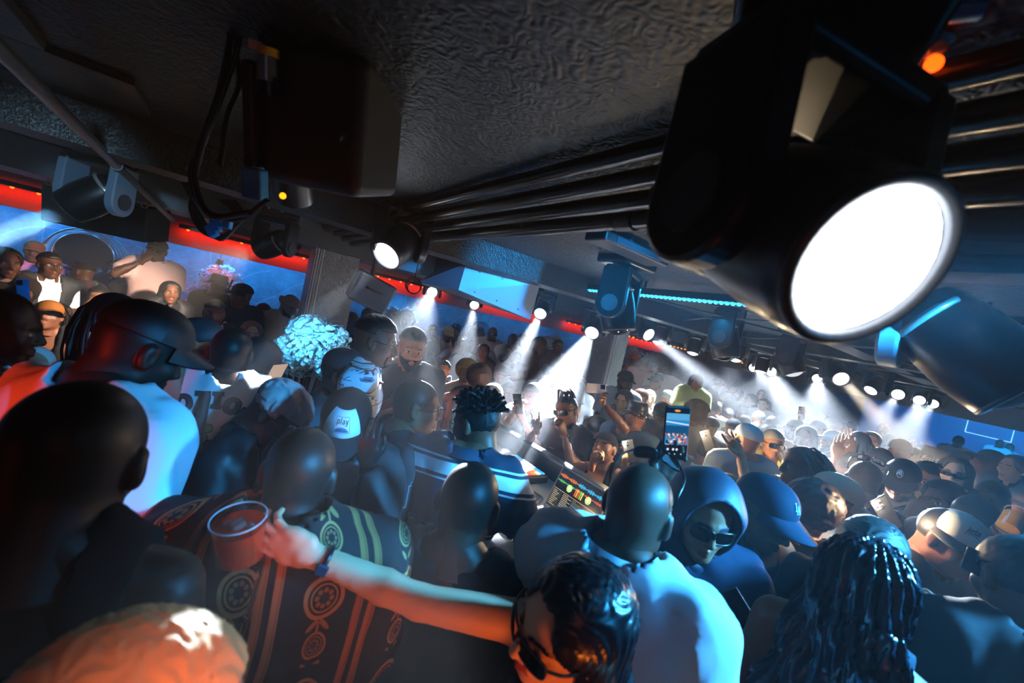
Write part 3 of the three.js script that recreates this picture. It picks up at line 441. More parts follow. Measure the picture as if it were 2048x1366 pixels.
  if (o.bunTop) { const q = [], keep = seedN; seedN = 5; for (let i = 0; i < 16; i++) { const a = i * 2.4, r = rr(0.01, 0.035); q.push(tube([V(0, 0.1, -0.03), V(Math.cos(a) * r, 0.14 + rr(0, 0.02), -0.03 + Math.sin(a) * r), V(Math.cos(a) * r * 2, 0.16 + rr(-0.02, 0.02), -0.03 + Math.sin(a) * r * 2), V(Math.cos(a) * (r * 2 + 0.02), 0.12 + rr(-0.06, 0), -0.03 + Math.sin(a) * (r * 2 + 0.02))], 0.008, 5, 10)); } seedN = keep; const b = part('hair_knot', merged(q), mat('#0c0a09', 0.6), g); b.applyMatrix4(HMd); }
  if (o.mask) { const k = part('face_mask', hairGeo('goatee', lod), mat('#101216', 0.8), g); k.applyMatrix4(HMd); }
  if (o.watch !== undefined) { const a = arms[o.watch], m = new THREE.Matrix4().copy(a.hm), wg = new THREE.TorusGeometry(0.028, 0.006, 8, 20).rotateX(Math.PI / 2).translate(0, -0.02, 0), wo = part('watch', wg, mat(o.watchColor ?? '#0c1420', 0.3, 0.3), g); wo.applyMatrix4(new THREE.Matrix4().makeTranslation(0, delta, 0).multiply(m)); part('watch_face', rbox(0.026, 0.026, 0.008, 0.004, 0, -0.02, -0.031), mat('#1c4a68', 0.12, 0.4), wo); }
  g.userData.rig = { arms, delta, HMd };
  g.updateMatrixWorld(true);
  return g;
}
// world matrix of a hand (0 right, 1 left)
function handFrame(p, k) { return p.matrixWorld.clone().multiply(new THREE.Matrix4().makeTranslation(0, p.userData.rig.delta, 0)).multiply(p.userData.rig.arms[k].hm); }
// ---------- the room ----------
const X0 = -3.6, X1 = 19.6, Z0 = -7.6, Z1 = 2.6;
const wallTex = dataTex(512, 512, (u, v) => { let c = 0.62 + 0.1 * (tnoise(u, v, 6) - 0.5) + 0.12 * (tnoise(u, v, 24) - 0.5) + 0.1 * (tnoise(u, v, 96) - 0.5); for (let k = 0; k < 26; k++) { const a = hash3(k, 1, 2) * 6.28, x = u - hash3(k, 3, 5), y = v - hash3(k, 7, 9), d = x * Math.cos(a) + y * Math.sin(a) + 0.02 * Math.sin(u * 20 + k), t = -x * Math.sin(a) + y * Math.cos(a); if (Math.abs(d) < 0.0022 && Math.abs(t) < 0.2) c += 0.16; } return [c * 0.95, c, c * 1.04]; }, true, [1, 1]);
const wallBump = dataTex(256, 256, (u, v) => { const c = 0.5 * tnoise(u, v, 20) + 0.3 * tnoise(u, v, 64) + 0.2 * tnoise(u, v, 128); return [c, c, c]; }, false);
const WALL = new THREE.MeshStandardMaterial({ color: '#b9c2cc', map: wallTex, bumpMap: wallBump, bumpScale: 0.006, roughness: 0.62 });
const ceilBump = dataTex(512, 512, (u, v) => { const w = tnoise(u, v, 40, 3) * 0.06, c = Math.pow(Math.abs(tnoise(u + w, v - w, 90) - 0.5) * 2, 0.8) * 0.55 + 0.4 * tnoise(u, v, 170) + 0.25 * tnoise(u, v, 8); return [c, c, c]; }, false);
const CEILM = new THREE.MeshStandardMaterial({ color: '#110f0e', bumpMap: ceilBump, bumpScale: 0.005, roughness: 0.5 });
const PLANKM = new THREE.MeshStandardMaterial({ color: '#22201e', bumpMap: dataTex(256, 256, (u, v) => { const c = 0.5 * tnoise(u, v, 4) + 0.5 * hash3(Math.floor(v * 90), 3, 3) * 0.6; return [c, c, c]; }, false), bumpScale: 0.006, roughness: 0.45 });
const FLOORM = new THREE.MeshStandardMaterial({ color: '#1a1818', roughness: 0.5 }), BLACKM = mat('#0b0b0c', 0.5), MATTE = mat('#0f0f10', 0.85);
function uvScale(g, k) { const p = g.attributes.position, n = g.attributes.normal, uv = g.attributes.uv; for (let i = 0; i < p.count; i++) { const ax = Math.abs(n.getX(i)), ay = Math.abs(n.getY(i)); ay > 0.7 ? uv.setXY(i, p.getX(i) / k, p.getZ(i) / k) : ax > 0.7 ? uv.setXY(i, p.getZ(i) / k, p.getY(i) / k) : uv.setXY(i, p.getX(i) / k, p.getY(i) / k); } return g; }
const bx = (x0, x1, y0, y1, z0, z1, k = 2) => uvScale(box(x1 - x0, y1 - y0, z1 - z0, (x0 + x1) / 2, (y0 + y1) / 2, (z0 + z1) / 2), k);
struct('floor', bx(X0 - 0.2, X1 + 0.2, PIT - 0.2, PIT, Z0 - 0.2, Z1 + 0.2), FLOORM);
struct('stage_floor', bx(X0, 1.62, PIT, STAGE, -4.9, Z1), FLOORM);
struct('tier_floor', bx(X0, 7.5, PIT, 0.15, Z0, -5.3), FLOORM);
struct('riser_floor', bx(5.2, 8.2, PIT, 0.25, -4.6, -3.2), FLOORM);
struct('wall_back', bx(X0 - 0.2, X1 + 0.2, PIT, CEIL + 0.1, Z0 - 0.2, Z0, 3), WALL);
struct('wall_left', bx(X0 - 0.2, X0, PIT, CEIL + 0.1, Z0, Z1, 3), WALL);
struct('wall_right', bx(X1, X1 + 0.2, PIT, CEIL + 0.1, Z0, Z1, 3), WALL);
struct('wall_front', bx(X0 - 0.2, X1 + 0.2, PIT, CEIL + 0.1, Z1, Z1 + 0.2, 3), MATTE);
struct('ceiling', bx(X0 - 0.2, X1 + 0.2, CEIL, CEIL + 0.2, Z0 - 0.2, Z1 + 0.2, 1.5), CEILM);
// long black boards on the left of the ceiling and over the room
const cb = scene.getObjectByName('ceiling');
for (let i = 0; i < 9; i++) part('board', bx(X0, -0.3 - (i % 3) * 0.2, CEIL - 0.02 - (i % 2) * 0.008, CEIL + 0.01, -5.2 + i * 0.46, -5.2 + i * 0.46 + 0.42, 0.6), PLANKM, cb);
struct('trim_1', bx(X0, X1, 2.44, CEIL, -2.9, -2.66, 1), CEILM);            // dropped beams
struct('trim_2', bx(3.3, X1, 2.5, CEIL, -1.42, -1.2, 1), CEILM);
struct('trim_3', bx(X0, 9, 2.38, CEIL, -5.0, -4.4, 1), mat('#3c4650', 0.5));
struct('trim_4', bx(5.6, 5.9, 2.48, CEIL, -4.4, Z1, 1), CEILM);
struct('trim_5', bx(8.6, 8.9, 2.48, CEIL, -4.4, Z1, 1), CEILM);
// the soffit over the back wall, and the pale fascia at the far right end
const soffit = struct('trim_6', bx(X0, 12.2, 2.13, CEIL, -6.85, -6.75, 1), mat('#8a5a54', 0.6));
struct('trim_7', bx(12.2, 12.5, 2.14, CEIL, Z0, Z1, 1), mat('#b9bec2', 0.45));
// pillars
function pillar(n, x, z, w) { const p = struct(n, bx(x - w / 2, x + w / 2, PIT, CEIL, z - w / 2, z + w / 2, 1.2), new THREE.MeshStandardMaterial({ color: '#8e98a2', bumpMap: wallBump, bumpScale: 0.02, roughness: 0.35 })); return p; }
const p1 = pillar('pillar', 0.98, -4.66, 0.4), p2 = pillar('pillar_001', 4.66, -4.05, 0.36);
for (const [p, x, z] of [[p1, 0.76, -4.44], [p2, 4.5, -3.86]]) for (let i = 0; i < 4; i++) part('cable', tube([V(x + i * 0.022, 2.5, z + 0.01), V(x + i * 0.022 + 0.01 * Math.sin(i * 3), 1.9, z + 0.012), V(x + i * 0.024, 1.2, z + 0.012), V(x + i * 0.022, 0.3, z + 0.012)], 0.008, 6, 20), mat(i % 2 ? '#d8d8d4' : '#9aa0a4', 0.5), p);
// blue backdrop of the far end: glazed blue panels with white tubes of light, seen across the crowd
const back = struct('backdrop_panel', bx(18.6, 18.66, 0.0, 2.6, -4.4, 2.4, 1), mat('#1b86b8', 0.3));
for (const [z, y, w, h] of [[-1.5, 2.0, 0.9, 0.4], [0.3, 1.5, 0.8, 0.3]]) { const fr = part('frame', merged([box(0.02, 0.018, w, 18.58, y + h / 2, z), box(0.02, 0.018, w, 18.58, y - h / 2, z), box(0.02, h, 0.018, 18.58, y, z - w / 2), box(0.02, h, 0.018, 18.58, y, z + w / 2)]), glow('#9fe4ff', 1.6), back); fr.userData.label = 'glowing pale frame'; }
// benches of the raised tier
for (let i = 0; i < 4; i++) { const b = thing('banquette', ['dark banquette under the round mirror at the left', 'dark banquette below the blossom tree', 'dark banquette behind the left pillar', 'dark banquette under the farther round mirror'][i], 'banquette', V(-2.2 + i * 2.3, 0.15, -7.25)); part('seat', rbox(2.2, 0.42, 0.55, 0.05, 0, 0.21, 0), mat('#16181c', 0.6), b); part('backrest', rbox(2.2, 0.5, 0.14, 0.05, 0, 0.66, -0.24), mat('#16181c', 0.6), b); }
// ---------- lamps and what hangs from the ceiling ----------
const dirCam = (x, y, z) => V(x, y, z).transformDirection(camera.matrixWorld);   // z towards the viewer
const facingCam = (o, rz) => { o.quaternion.copy(camera.quaternion); o.rotateZ(rz); };
const MHBLACK = mat('#0d0e10', 0.32), MHGREY = mat('#3a3d42', 0.35, 0.4), LENSOFF = mat('#0a0c10', 0.08, 0, { clearcoat: 1 });
const MH = (() => {
  const prof = [[0.001, -0.15], [0.06, -0.15], [0.088, -0.135], [0.1, -0.1], [0.108, -0.02], [0.11, 0.06], [0.104, 0.12], [0.1, 0.148], [0.09, 0.155], [0.083, 0.146]].map((p) => new THREE.Vector2(p[0], p[1]));
  const head = new THREE.LatheGeometry(prof, 36).rotateX(Math.PI / 2);
  const bezel = new THREE.TorusGeometry(0.092, 0.009, 8, 36).translate(0, 0, 0.15);
  const lens = new THREE.SphereGeometry(0.115, 28, 8, 0, Math.PI * 2, 0, 0.8).rotateX(Math.PI / 2).translate(0, 0, 0.066);
  const vent = new THREE.TorusGeometry(0.1, 0.012, 6, 24, 1.5).rotateZ(Math.PI / 2 - 0.75).translate(0, 0, -0.09);
  const s = new THREE.Shape(); s.moveTo(-0.075, 0.2); s.lineTo(0.075, 0.2); s.lineTo(0.082, 0.02); s.absarc(0, 0, 0.082, 0, Math.PI, true); s.lineTo(-0.075, 0.2);
  const arm = new THREE.ExtrudeGeometry(s, { depth: 0.034, bevelEnabled: true, bevelSize: 0.008, bevelThickness: 0.008, bevelSegments: 2, curveSegments: 10 }).rotateY(Math.PI / 2);
  const inset = new THREE.CylinderGeometry(0.05, 0.05, 0.012, 20).rotateZ(Math.PI / 2);
  return { head, bezel, lens, vent, arm, inset, top: rbox(0.31, 0.05, 0.16, 0.018, 0, 0.205, 0), base: rbox(0.3, 0.09, 0.24, 0.02), display: box(0.07, 0.03, 0.004), foot: box(0.2, 0.02, 0.05), plug: new THREE.CylinderGeometry(0.014, 0.014, 0.05, 10).rotateX(Math.PI / 2) };
})();
const aim = (a, b) => b.clone().sub(a).normalize();
// pivot: where the head turns; dir: where it points
function movingHead(pivot, dir, s, label, o = {}) {
  const g = thing('moving_head_light', label, 'stage light', pivot, o.group); g.scale.setScalar(s);
  const pan = o.pan ?? Math.atan2(dir.x, dir.z), top = (CEIL - pivot.y) / s;
  const base = part('base', MH.base, MHBLACK, g); base.position.y = 0.285; base.rotation.y = o.baseTurn ?? 0;
  part('display', MH.display, o.display ? glow(o.display, 2) : mat('#181c20', 0.2), base).position.set(0.06, 0.01, 0.122);
  const cl = part('clamp', rod(V(0, 0.3, 0), V(0, Math.max(0.34, top), 0), 0.022), MHGREY, g);
  part('safety_cable', tube([V(0.1, 0.32, 0.05), V(0.14, 0.36, 0.06), V(0.1, Math.max(0.37, top), 0.02)], 0.005, 5, 10), BLACKM, g);
  for (const k of [-1, 1]) { const p = part('connector', MH.plug, mat(k > 0 ? '#1f7fd0' : '#c8ccd0', 0.3, k > 0 ? 0 : 0.6), base); p.position.set(-0.05 + k * 0.05, 0.005, 0.13); }
  const yoke = part('yoke', MH.top, MHBLACK, g); yoke.rotation.y = pan;
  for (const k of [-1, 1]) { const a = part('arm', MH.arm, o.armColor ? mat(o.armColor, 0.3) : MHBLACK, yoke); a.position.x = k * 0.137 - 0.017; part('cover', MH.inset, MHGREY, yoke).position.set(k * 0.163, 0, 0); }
  const q = new THREE.Quaternion().setFromUnitVectors(V(0, 0, 1), dir.clone().normalize());
  { const z = dir.clone().normalize(), x = V(Math.cos(pan), 0, -Math.sin(pan)); x.addScaledVector(z, -x.dot(z)).normalize(); q.setFromRotationMatrix(new THREE.Matrix4().makeBasis(x, new THREE.Vector3().crossVectors(z, x), z)); }
  const h = part('head', MH.head, MHBLACK, g); h.quaternion.copy(q);
  part('bezel', MH.bezel, MHGREY, h); part('vent', MH.vent, mat('#b8b4ac', 0.25, 0.7), h); part('vent', MH.vent, mat('#b8b4ac', 0.25, 0.7), h).rotation.z = Math.PI;
  part('lens', MH.lens, o.lit ? glow(o.lit.color ?? '#eef6ff', o.lit.glow ?? 9, 0x999999) : LENSOFF, h);
  if (o.lit && o.lit.I) {
    const p = pivot.clone().addScaledVector(dir.clone().normalize(), 0.2 * s), sp = new THREE.SpotLight(o.lit.color ?? '#dcecff', o.lit.I * 3.8, 0, o.lit.angle ?? 0.09, o.lit.soft ?? 0.35);
    sp.position.copy(p); sp.target.position.copy(p).addScaledVector(dir, 4); sp.shadow.radius = o.lit.r ?? 2.4; sp.castShadow = true; sp.name = 'moving_head_beam'; scene.add(sp, sp.target);
  }
  return g;
}
// the row along the far side of the stage, receding to the right
{
  const Z = -1.76, Y = 2.33;
  const row = [
    [V(2.02, Y, Z), dirCam(0.05, -0.95, 0.1), 1.0, 'unlit moving head light nearest in the row above the crowd', {}],
    [V(3.37, Y, Z), dirCam(0.02, -0.98, 0.15), 1.0, 'second unlit moving head light of the receding row', {}],
    [V(4.73, Y, Z - 0.02), dirCam(0.12, -0.9, 0.3), 1.0, 'third moving head light of the row, barrel tipped to the right', { lit: { glow: 0.8 } }],
    [V(6.4, Y, Z - 0.1), aim(V(6.4, Y, Z - 0.1), at(1850, 925, 3.6)), 1.0, 'fourth moving head light of the row with a beam to the lower right', { lit: { I: 420, angle: 0.1, color: '#fff0dc' } }],
    [V(8.2, Y + 0.02, Z - 0.1), dirCam(-0.7, -0.5, 0.2), 1.0, 'fifth moving head light of the row, turned to the left', { lit: { glow: 3 } }],
    [V(9.6, Y, Z - 0.1), aim(V(9.6, Y, Z - 0.1), at(1700, 930, 4.4)), 1.0, 'sixth moving head light of the row with a small white lens', { lit: { I: 420, angle: 0.08 } }],
    [V(10.9, Y, Z - 0.05), aim(V(10.9, Y, Z - 0.05), at(1800, 930, 5)), 1.0, 'seventh moving head light of the row, over the far crowd', { lit: { I: 420, angle: 0.09 } }],
    [V(11.9, Y, Z), aim(V(11.9, Y, Z), at(1760, 915, 5.5)), 1.0, 'farthest moving head light of the row, beside the pale fascia', { lit: { I: 420, angle: 0.09 } }],
  ];
  for (const r of row) movingHead(r[0], r[1], r[2], r[3], r[4]);
}
// the near one on the right, bright into the lens
{ const pv = at(1559, 457, 0.57); movingHead(pv, dirCam(0.1, -0.5, 0.86), 0.96, 'large near moving head light with a glaring round lens at upper right', { pan: camera.rotation.y + 0.35, lit: { glow: 14, I: 8, angle: 0.2, soft: 0.6 }, baseTurn: 0.5, display: '#ff5a10' }); }
{ const pv = at(1925, 690, 1.12); movingHead(pv, dirCam(0.35, -0.75, 0.55), 1.0, 'moving head light with yoke arms tinted for blue light at the right edge', { pan: camera.rotation.y - 0.9, armColor: '#b9cbd6', baseTurn: 0.3 }); }  // pale arm colour stands in for blue light on the yoke
{ const pv = at(800, 488, 2.5); movingHead(pv, aim(pv, at(565, 690, 1.85)), 0.95, 'lit moving head light above the left pillar, beam falling to the left', { pan: camera.rotation.y + 0.5, lit: { glow: 14, I: 90, angle: 0.075 } }); }
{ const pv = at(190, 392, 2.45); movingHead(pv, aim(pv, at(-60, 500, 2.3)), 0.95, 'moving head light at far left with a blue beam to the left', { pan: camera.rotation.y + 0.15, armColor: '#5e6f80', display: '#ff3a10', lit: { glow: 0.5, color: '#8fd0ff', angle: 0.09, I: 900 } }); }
{ const pv = at(548, 488, 3.4); movingHead(pv, aim(pv, at(250, 600, 3.9)), 0.9, 'moving head light in front of the red soffit, left of the pillar', { pan: camera.rotation.y, lit: { glow: 2.2, I: 16, angle: 0.5, color: '#ffe8d0', soft: 0.8 } }); }
// two rows farther back that light the dance floor
const floorHeads = [
  [1085, 618, 5.2, [1010, 775, 3.9], 800, 0.11, 'moving head light just right of the hung wedge speaker, beam to the lower left'],
  [1190, 655, 4.6, [1075, 850, 3.3], 1500, 0.2, 'brilliant moving head light behind the nearest unlit one, beam over the raised phones'],
  [1285, 660, 5.0, [1560, 870, 3.4], 1000, 0.085, 'moving head light right of the second pillar with a long beam to the right'],
  [865, 583, 6.2, [818, 680, 2.7], 900, 0.06, 'small moving head light whose beam falls on the bearded man'],
  [950, 604, 7.0, [925, 740, 5.2], 400, 0.12, 'small moving head light under the wedge speaker'],
  [1505, 732, 7.2, [1640, 885, 4.0], 600, 0.08, 'small moving head light beside the hanging rail'],
  [1541, 741, 7.0, [1625, 905, 3.4], 800, 0.085, 'moving head light with a slanting white beam above the raised phone'],
  [1634, 755, 7.5, [1640, 905, 3.7], 800, 0.09, 'moving head light with a broad beam straight down'],
  [1322, 668, 5.6, 'down', 12, 0.7, 'dim moving head light turned sideways right of the second pillar'],
  [1390, 690, 6.0, 'down', 16, 0.75, 'pale moving head light behind the second of the row'],
  [1475, 702, 5.6, 'down', 16, 0.75, 'small lit moving head light right of the second of the row'],
  [1525, 728, 6.4, 'down', 22, 0.75, 'small lit moving head light between two narrow beams'],
];
for (const [px, py, z, to, I, ang, label] of floorHeads) {
  const pv = at(px, py, z); pv.y = Math.min(pv.y, 2.4); const d = to === 'down' ? V(-0.25, -1, 0.1).normalize() : to ? aim(pv, at(...to)) : dirCam(-0.5, -0.8, 0.2);
  movingHead(pv, d, 0.85, label, to ? { lit: { glow: 16, I, angle: ang } } : { armColor: '#2a2e34' });
}
// blue LED battens: housings with a lens per diode
const LEDBLUE = glow('#30b8ff', 3.4, 0x204060), ledLens = new THREE.SphereGeometry(0.017, 10, 6);
function batten(a, b, n, label, color, em, power, opt = {}) {
  const g = thing('led_batten', label, 'light bar', a, opt.group), d = b.clone().sub(a), L = d.length(); g.quaternion.setFromUnitVectors(V(1, 0, 0), d.clone().normalize());
  part('housing', rbox(L, 0.05, 0.06, 0.008, L / 2, 0.02, 0), MHBLACK, g);
  for (let i = 0; i < n; i++) part('diode', ledLens, em, g).position.set(L * (i + 0.5) / n, -0.008, opt.zoff ?? 0.012);
  for (const t of [0.12, 0.88]) { const q = a.clone().lerp(b, t), hg = part('hanger', rod(V(L * t, 0.03, 0), V(L * t, Math.max(0.06, CEIL - q.y), 0), 0.008, 6), MHBLACK, g); }
  if (power) { const l = new THREE.RectAreaLight(color, power, L, 0.05); l.position.copy(a).addScaledVector(d, 0.5).add(V(0, -0.045, 0)); l.lookAt(l.position.clone().add(opt.to ?? V(0, -1, 0))); scene.add(l); }
  return g;
}
batten(V(2.66, 2.52, -3.3), V(2.66, 2.52, -2.35), 25, 'blue LED batten nearest the hung wedge speaker', '#20acff', LEDBLUE, 26);
batten(V(2.66, 2.52, -2.2), V(2.66, 2.52, -1.25), 25, 'middle blue LED batten above the row of lamps', '#20acff', LEDBLUE, 26);
batten(V(2.66, 2.52, -1.1), V(2.66, 2.52, -0.2), 24, 'blue LED batten behind the large near lamp', '#20acff', LEDBLUE, 26);
// red battens along the soffit
const LEDRED = glow('#ff3a08', 12, 0x401008), LEDAMB = glow('#ff7a20', 4, 0x402010);
for (let i = 0; i < 6; i++) batten(V(-2.6 + i * 2.2, 2.34, -6.66), V(-1.1 + i * 2.2, 2.34, -6.66), 8, ['red LED batten over the round mirror', 'red LED batten left of the blossom tree', 'red LED batten left of the first pillar', 'red LED batten behind the wedge speaker', 'red LED batten over the farther round mirror', 'red LED batten left of the second pillar'][i], '#ff2a08', LEDRED, 14, { to: V(0, -0.5, -1), zoff: -0.012 });
for (let i = 0; i < 3; i++) batten(V(5.2 + i * 1.7, 2.3, -4.9 + i * 0.3), V(6.3 + i * 1.7, 2.3, -4.9 + i * 0.3), 9, ['amber LED batten above the left dancers', 'amber LED batten behind the second pillar', 'amber LED batten deep in the haze'][i], '#ff6a18', LEDAMB, 3);
// blue wash along the back wall and the far end
for (let i = 0; i < 5; i++) batten(V(-3.2 + i * 2.6, 2.3, -7.1), V(-1.2 + i * 2.6, 2.3, -7.1), 16, ['blue wash batten over the left banquette', 'blue wash batten over the blossom tree', 'blue wash batten behind the first pillar', 'blue wash batten by the farther mirror', 'blue wash batten behind the second pillar'][i], '#2a9cff', LEDBLUE, i < 2 ? 100 : 36, { to: V(0, -1, -0.45) });
batten(V(14.6, 2.55, -3), V(14.6, 2.55, 1.8), 40, 'blue wash batten of the far right backdrop', '#1aa0ff', LEDBLUE, 380, { to: V(0.8, -1, 0) });
// lamps outside the picture that colour the people near the lens: a blue par above on the right, an amber and a red one low on the left; added ones for the speaker, bush and far left lamp
function par(pos, to, color, I, ang, label) { const g = thing('par_can', label, 'stage light', pos), d = aim(pos, to); g.quaternion.setFromUnitVectors(V(0, 0, 1), d); part('can', new THREE.CylinderGeometry(0.09, 0.08, 0.2, 20, 1, true).rotateX(Math.PI / 2).translate(0, 0, -0.1), MHBLACK, g); part('rear', new THREE.CircleGeometry(0.08, 20).rotateY(Math.PI).translate(0, 0, -0.19), MHBLACK, g); part('lens', new THREE.CircleGeometry(0.085, 24).translate(0, 0, -0.02), glow(color, 4), g); const s = new THREE.SpotLight(color, I, 0, ang, 0.7); s.position.copy(pos).addScaledVector(d, 0.02); s.target.position.copy(to); s.shadow.radius = 4; s.castShadow = true; s.name = 'par_light'; scene.add(s, s.target); return g; }
par(V(2.3, 2.45, 0.75), V(1.15, 1.35, -0.55), '#45b2ff', 140, 0.42, 'blue par lamp on the ceiling behind the right side');
par(V(1.5, 2.5, 0.95), V(0.15, 1.5, -1.9), '#2aa8ff', 50, 0.26, 'blue par lamp on the ceiling turned to the left side of the stage');
par(V(1.1, 2.35, 0.9), V(1.95, 2.4, -3.2), '#2aa8ff', 420, 0.14, 'added blue par lamp turned to brighten the wedge speaker');  // unseen lamp added so the speaker shows a blue side
par(at(590, 392, 2.0), at(625, 705, 3.05), '#5cc4ff', 26, 0.24, 'added pale blue par lamp hidden behind the large effect light to brighten the blossom bush');  // invented lamp, kept out of sight, put in to light the bush
par(V(-0.5, 2.35, 0.8), at(190, 400, 2.5), '#9cc8e8', 50, 0.1, 'added pale par lamp turned to brighten the far left lamp');  // unseen lamp put in to lift the dark yoke at far left
par(V(-1.3, 1.5, -0.5), V(-0.15, 1.5, -1.45), '#ff3a10', 6, 0.4, 'red par lamp at the left side of the stage');
par(V(-0.05, 1.9, 0.35), at(480, 1085, 0.88), '#ff6a20', 4, 0.13, 'amber par lamp on a stand left of the photographer');
par(V(0.5, 1.05, 0.1), V(0.48, 1.55, -0.72), '#ff7a28', 1.8, 0.42, 'amber par lamp low at the front of the stage');
{ const c = at(1880, 66, 0.6), g = thing('power_plug', 'blurred bright blue power plug with a red indicator above the large lamp', 'plug', c); facingCam(g, 0.32); part('plug_body', rbox(0.12, 0.04, 0.04, 0.012), mat('#1c8ccc', 0.4), g); part('sleeve', new THREE.CylinderGeometry(0.013, 0.018, 0.05, 16).rotateZ(Math.PI / 2).translate(0.085, 0, 0), mat('#1670a8', 0.4), g); part('latch', rbox(0.03, 0.016, 0.014, 0.004, -0.03, -0.024, 0.012), mat('#c8ccd0', 0.3, 0.6), g); part('indicator_lamp', new THREE.SphereGeometry(0.011, 12, 8).translate(-0.034, -0.042, 0.01), glow('#ff4a08', 4), g); part('cable', tube([V(0.1, 0, 0), V(0.18, 0.02, -0.02), V(0.26, 0.08, -0.05), V(0.3, 0.2, -0.08)], 0.009, 8, 20), mat('#141414', 0.4), g); }
// pipes in a bundle along the ceiling
for (let i = 0; i < 4; i++) { const p = thing('conduit_pipe', ['lowest black pipe of the ceiling bundle', 'second black pipe of the ceiling bundle', 'third black pipe of the ceiling bundle', 'uppermost black pipe of the ceiling bundle'][i], 'pipe', V(1.06 - i * 0.085, 2.505 + i * 0.026, 0), 'pipes bundled along the ceiling'); part('pipe', rod(V(0, 0, -7), V(0, 0, 2), 0.03 - i * 0.002, 14), mat('#2a2522', 0.25, 0.5), p); for (let k = 0; k < 4; k++) part('coupling', rod(V(0, 0, -5 + k * 2 + i * 0.2), V(0, 0, -4.93 + k * 2 + i * 0.2), 0.036, 14), mat('#3a3532', 0.35, 0.5), p); if (i === 0) for (let k = 0; k < 3; k++) part('strap', new THREE.TorusGeometry(0.045, 0.005, 6, 16, Math.PI * 1.2).translate(0, 0.02, -4.5 + k * 2.1 + 0.9), mat('#14110f', 0.4), p); }
{ const a = at(-40, 60, 0.95), b = at(232, 330, 2.1), c = at(345, 440, 3.0); const p = thing('truss_tube', 'slanting grey steel tube at the upper left', 'pipe', a); part('tube', rod(V(0, 0, 0), b.clone().sub(a), 0.021, 16), mat('#5a5856', 0.3, 0.7), p); part('sleeve', rod(b.clone().sub(a), b.clone().sub(a).add(aim(a, b).multiplyScalar(0.05)), 0.027, 16), mat('#2e2d2c', 0.35, 0.6), p); part('tube', rod(b.clone().sub(a), c.clone().sub(a), 0.017, 16), mat('#5a5856', 0.3, 0.7), p); }
// hung wedge speaker with its chains
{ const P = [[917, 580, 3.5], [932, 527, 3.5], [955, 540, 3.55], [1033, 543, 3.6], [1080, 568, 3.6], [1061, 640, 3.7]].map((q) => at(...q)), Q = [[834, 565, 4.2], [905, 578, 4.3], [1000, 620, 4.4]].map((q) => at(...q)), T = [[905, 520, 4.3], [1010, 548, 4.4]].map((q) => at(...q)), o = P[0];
  const g = thing('hung_speaker', 'black wedge speaker hung on chains, tinted for the blue light on it', 'speaker', o);
  const { ConvexGeometry } = await import('three/addons/geometries/ConvexGeometry.js');
  part('cabinet', new ConvexGeometry([...P, ...Q, ...T].map((p) => p.clone().sub(o))), mat('#5a6a78', 0.42), g);  // black cabinet drawn blue-grey, the blue light mixed into its colour
  for (const t of [0.2, 0.5, 0.8]) for (const u of [0.15, 0.85]) part('screw', new THREE.SphereGeometry(0.008, 6, 4), mat('#111', 0.4), g).position.copy(P[0].clone().lerp(P[5], t).lerp(P[1].clone().lerp(P[4], t), u).sub(o).addScaledVector(aim(P[2], CAM), 0.006));
  for (const [k, px0, py0, px1, py1, z] of [[0, 963, 468, 945, 527, 3.5], [1, 1088, 508, 1075, 566, 3.6]]) { const a = at(px0, py0, z), b = at(px1, py1, z), n = 9, c = thing('hanging_chain', k ? 'steel chain at the right end of the wedge speaker' : 'steel chain at the left end of the wedge speaker', 'chain', a); for (let i = 0; i < n; i++) { const l = part('link', new THREE.TorusGeometry(0.014, 0.0042, 6, 12).scale(0.8, 1.35, 1), mat('#9a948a', 0.25, 1), c); l.position.copy(b.clone().sub(a).multiplyScalar((i + 0.5) / n)); l.rotation.y = i % 2 ? Math.PI / 2 : 0; } } }
// monitor speaker left of it, the blue light on it put into its colours
{ const c = at(742, 583, 3.35), g = thing('monitor_speaker', 'tilted wall speaker tinted for blue light above the man in the printed shirt', 'speaker', c); g.quaternion.copy(camera.quaternion); g.rotateZ(-0.5); g.rotateY(0.5); part('cabinet', rbox(0.3, 0.24, 0.26, 0.02), mat('#46586a', 0.5), g); part('grille', rbox(0.27, 0.2, 0.01, 0.004, 0, 0, 0.132), mat('#31506a', 0.7), g); part('handle', tube([V(-0.06, 0.02, 0.138), V(-0.06, 0.02, 0.17), V(0.06, 0.02, 0.17), V(0.06, 0.02, 0.138)], 0.009, 8, 20), mat('#2b3f52', 0.4), g); { const up = V(0, CEIL - c.y, 0).applyQuaternion(g.quaternion.clone().invert()); part('bracket', rod(V(0, 0, -0.1), up.add(V(0, 0, -0.1)), 0.018), BLACKM, g); } }
// long black speaker at the left, hung from eye bolts
{ const a = at(80, 440, 3.0), b = at(290, 486, 3.15), t = at(82, 368, 2.95), g = thing('hung_speaker', 'long flat black speaker hung under the ceiling at the left', 'speaker', a), ux = aim(a, b), len = a.distanceTo(b), up = t.clone().sub(a); up.addScaledVector(ux, -up.dot(ux)); const h = up.length(); up.normalize(); g.quaternion.setFromRotationMatrix(new THREE.Matrix4().makeBasis(ux, up, new THREE.Vector3().crossVectors(ux, up))); part('cabinet', rbox(len, h, 0.3, 0.012, len / 2, h / 2, -0.15), mat('#1a1918', 0.75), g); part('grille', rbox(len * 0.3, h * 0.92, 0.01, 0.004, len * 0.17, h / 2, 0.004), mat('#2c2a28', 0.9), g); for (const x of [0.05, 0.95]) part('eye_bolt', new THREE.TorusGeometry(0.02, 0.005, 6, 14).translate(len * x, h + 0.02, -0.02), mat('#c08a70', 0.3, 1), g); }
